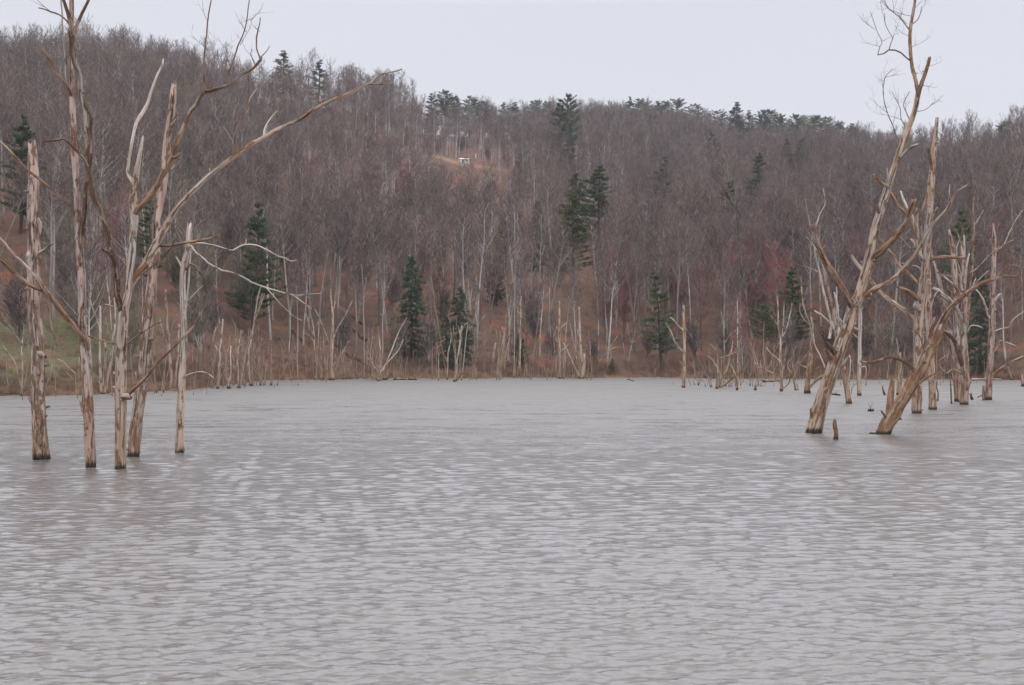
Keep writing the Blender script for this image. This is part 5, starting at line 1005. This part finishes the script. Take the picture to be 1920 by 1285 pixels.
def scatter(name, pts, rots, scls, idx, coll, label):
    """one object that grows its many members from a point cloud"""
    me = bpy.data.meshes.new(name); me.vertices.add(len(pts)); me.vertices.foreach_set('co', pts.astype(np.float32).ravel())
    a = me.attributes.new('turn', 'FLOAT_VECTOR', 'POINT'); a.data.foreach_set('vector', rots.astype(np.float32).ravel())
    a = me.attributes.new('size', 'FLOAT', 'POINT'); a.data.foreach_set('value', scls.astype(np.float32))
    a = me.attributes.new('form', 'INT', 'POINT'); a.data.foreach_set('value', idx.astype(np.int32))
    me.update(); o = bpy.data.objects.new(name, me); C.objects.link(o)
    ng = bpy.data.node_groups.new(name, 'GeometryNodeTree')
    ng.interface.new_socket('Geometry', in_out='INPUT', socket_type='NodeSocketGeometry'); ng.interface.new_socket('Geometry', in_out='OUTPUT', socket_type='NodeSocketGeometry')
    gi = ng.nodes.new('NodeGroupInput'); go = ng.nodes.new('NodeGroupOutput')
    ci = ng.nodes.new('GeometryNodeCollectionInfo'); ci.inputs['Collection'].default_value = coll
    ci.inputs['Separate Children'].default_value = True; ci.inputs['Reset Children'].default_value = True
    ip = ng.nodes.new('GeometryNodeInstanceOnPoints'); ip.inputs['Pick Instance'].default_value = True
    def na(nm, t):
        n = ng.nodes.new('GeometryNodeInputNamedAttribute'); n.data_type = t; n.inputs['Name'].default_value = nm; return n.outputs['Attribute']
    er = ng.nodes.new('FunctionNodeEulerToRotation')
    ng.links.new(na('turn', 'FLOAT_VECTOR'), er.inputs[0]); ng.links.new(er.outputs[0], ip.inputs['Rotation'])
    ng.links.new(na('size', 'FLOAT'), ip.inputs['Scale']); ng.links.new(na('form', 'INT'), ip.inputs['Instance Index'])
    ng.links.new(gi.outputs[0], ip.inputs['Points']); ng.links.new(ci.outputs[0], ip.inputs['Instance']); ng.links.new(ip.outputs[0], go.inputs[0])
    md = o.modifiers.new('scatter', 'NODES'); md.node_group = ng
    return tag(o, label, 'woodland' if 'wood' in name else 'undergrowth', kind='stuff')
scatter('bare_woodland', np.stack([gx[far], gy[far], gzv[far]], -1), np.stack([tl[far, 0], tl[far, 1], rot[far]], -1), scl[far], kind[far], lib,
        'dense leafless woodland covering the hillside up to the skyline')
print('TREES', nT, 'far', len(far))

# ------------------------------------------------------------------ undergrowth
ulib = bpy.data.collections.new("undergrowth_forms")
for k in range(5):
    rr = random.Random(300 + k); mb = MB()
    for i in range(26):
        a = rr.uniform(0, 6.28); d = Vector((math.cos(a) * rr.uniform(.1, .9), math.sin(a) * rr.uniform(.1, .9), 1)).normalized()
        spray(mb, Vector((rr.gauss(0, .35), rr.gauss(0, .35), -.1)), d, rr.uniform(.5, 1.5), .012, 1, rr, kids=4, spread=.7, n=3)
    me = mb.build('undergrowth_form', [M_BRUSHR, M_BRUSHR, M_TWIG, M_TWIGO, M_TWIGR][k], mesh_only=True, smooth=False)
    ulib.objects.link(bpy.data.objects.new('brush_%02d' % k, me))
n = 2100
us = r_.uniform(-.46, .46, n); uR = rs_(us); uD = uR + np.where(r_.rand(n) < .62, r_.uniform(-.3, 6, n), r_.exponential(38, n))
ux = us * uD; uz = ground(us, uD)
scatter('undergrowth', np.stack([ux, uD, uz], -1), np.stack([0 * ux, 0 * ux, r_.uniform(0, 6.28, n)], -1), r_.uniform(.25, .85, n) * (1 + .45 * vnoise(ux / 9, uD / 6, 31)).clip(.3, 1.6), r_.choice([0, 0, 1, 2, 3, 4], n), ulib,
        'rusty low brush fringing the far shore and the lower slope')

# ------------------------------------------------------------------ fallen logs, shed, small things on the slope
def slope_log(label, x0, y0, x1, y1, r, mat):
    a, _ = hit(x0, y0); b_, _ = hit(x1, y1); mb = MB(); a.z += r * .6; b_.z += r * .6; k = 8
    rr2 = random.Random(int(x0)); pts = [a.lerp(b_, i / k) for i in range(k + 1)]
    for i, p in enumerate(pts):
        p.z = max(p.z, gz(p.x / p.y, p.y) + r * .5) + rr2.gauss(0, r * .1)
    mb.tube(pts, [r * (1 - .5 * i / k) for i in range(k + 1)], 9, rough=.1, jag=1, seed=int(x1))
    tag(mb.build('fallen_log', mat, org=a), label, 'log')
slope_log('dark fallen log pointing down to the broad hemlock, below the orange leaves', 660, 596, 682, 612, .28, W_DARK)
slope_log('thick black fallen log above the left shoreline group', 664, 622, 686, 640, .32, W_DARK)
slope_log('dark fallen log slanting behind the orange-footed snag', 628, 650, 658, 674, .28, W_DARK)
slope_log('fallen log low on the slope right of the orange-footed snag', 668, 676, 696, 692, .26, W_DARK)
slope_log('short fallen log above the left thicket', 545, 622, 566, 640, .25, W_DARK)
slope_log('pale fallen trunk lying across the lower slope near the broad hemlock', 712, 592, 732, 612, .16, W_GREY)
slope_log('fallen pale trunk in the clearing below the shed', 880, 375, 900, 358, .2, W_GREY)

def simple(name, col, rough=.6):
    m, nt, b = newmat(name); tc = nt.nodes.new("ShaderNodeTexCoord")
    c = mixc(nt, noise(nt, tc.outputs['Object'], 2.5, 4), tuple(x * .75 for x in col), tuple(min(1, x * 1.1) for x in col)); nt.links.new(c, b.inputs['Base Color']); b.inputs['Roughness'].default_value = rough
    return m
SHW, SHR, SHD = simple("white_painted_boards", (.80, .80, .80)), simple("pale_metal_roof", (.72, .70, .68), .4), simple("dark_opening", (.05, .05, .06))
def bm_obj(name, fn, mat, parent=None, loc=(0, 0, 0)):
    import bmesh
    bm = bmesh.new(); fn(bm); me = bpy.data.meshes.new(name); bm.to_mesh(me); bm.free(); me.materials.append(mat)
    o = bpy.data.objects.new(name, me); C.objects.link(o); o.parent = parent; o.location = loc; return o
def box(x0, x1, y0, y1, z0, z1):
    def fn(bm):
        import bmesh
        r = bmesh.ops.create_cube(bm, size=1)
        for v in r['verts']: v.co = Vector(((x0 + x1) / 2 + v.co.x * (x1 - x0), (y0 + y1) / 2 + v.co.y * (y1 - y0), (z0 + z1) / 2 + v.co.z * (z1 - z0)))
    return fn
shp, shD = hit(870, 305); shD -= 1.0
zs = gz(S(870), shD)
sh = empty('shed', (S(870) * shD, shD, zs), 'small white shed on the bare shelf high on the hillside', 'shed')
sh.rotation_euler = (0, 0, .25); sh.scale = (.95, 1, .62)
bm_obj('wall', box(-1.5, 1.5, -1.1, 1.1, -.6, 1.6), SHW, sh)
def gable(bm):
    v = [bm.verts.new(c) for c in ((-1.7, -1.35, 1.55), (1.7, -1.35, 1.55), (1.7, 1.35, 1.55), (-1.7, 1.35, 1.55), (-1.7, 0, 2.25), (1.7, 0, 2.25), (-1.7, -1.35, 1.65), (1.7, -1.35, 1.65))]
    for f in ((0, 1, 2, 3), (0, 1, 5, 4), (2, 3, 4, 5), (0, 4, 3), (1, 2, 5)): bm.faces.new([v[i] for i in f])
bm_obj('roof', gable, SHR, sh)
bm_obj('door', box(-.95, -.35, -1.13, -1.09, -.4, 1.3), SHD, sh); bm_obj('window', box(.35, .95, -1.13, -1.09, .5, 1.1), SHD, sh)
pp, pD = hit(892, 297)
def rock(bm):
    import bmesh
    bmesh.ops.create_icosphere(bm, subdivisions=2, radius=.55); r2 = random.Random(3)
    for v in bm.verts: v.co *= r2.uniform(.8, 1.2); v.co.z *= .8
o = bm_obj('marker_post', box(-.13, .13, -.1, .1, -.3, 1.5), SHW, None, pp); tag(o, 'tiny white post just right of the white shed', 'post')
pp, pD = hit(998, 330); o = bm_obj('boulder', rock, simple("dark_stone", (.07, .065, .06)), None, pp + Vector((0, 0, .3))); tag(o, 'small dark boulder with pale litter on the slope right of the shed', 'boulder')

# ------------------------------------------------------------------ haze
hz = bpy.data.materials.new("thin_haze"); hz.use_nodes = True; nt = hz.node_tree
for n_ in list(nt.nodes):
    if n_.type != 'OUTPUT_MATERIAL': nt.nodes.remove(n_)
pv = nt.nodes.new("ShaderNodeVolumePrincipled"); pv.inputs['Color'].default_value = (.86, .89, 1.0, 1); pv.inputs['Density'].default_value = 0.00017
pv.inputs['Anisotropy'].default_value = 0.2
nt.links.new(pv.outputs[0], [n_ for n_ in nt.nodes if n_.type == 'OUTPUT_MATERIAL'][0].inputs['Volume'])
zlo = float(ZZ.min()) - 1; zhi = float(ZZ.max()) + 32
o = bm_obj('haze', box(-1450, 1450, -15, float(Dg.max()) + 20, zlo, zhi), hz); tag(o, kind='stuff')
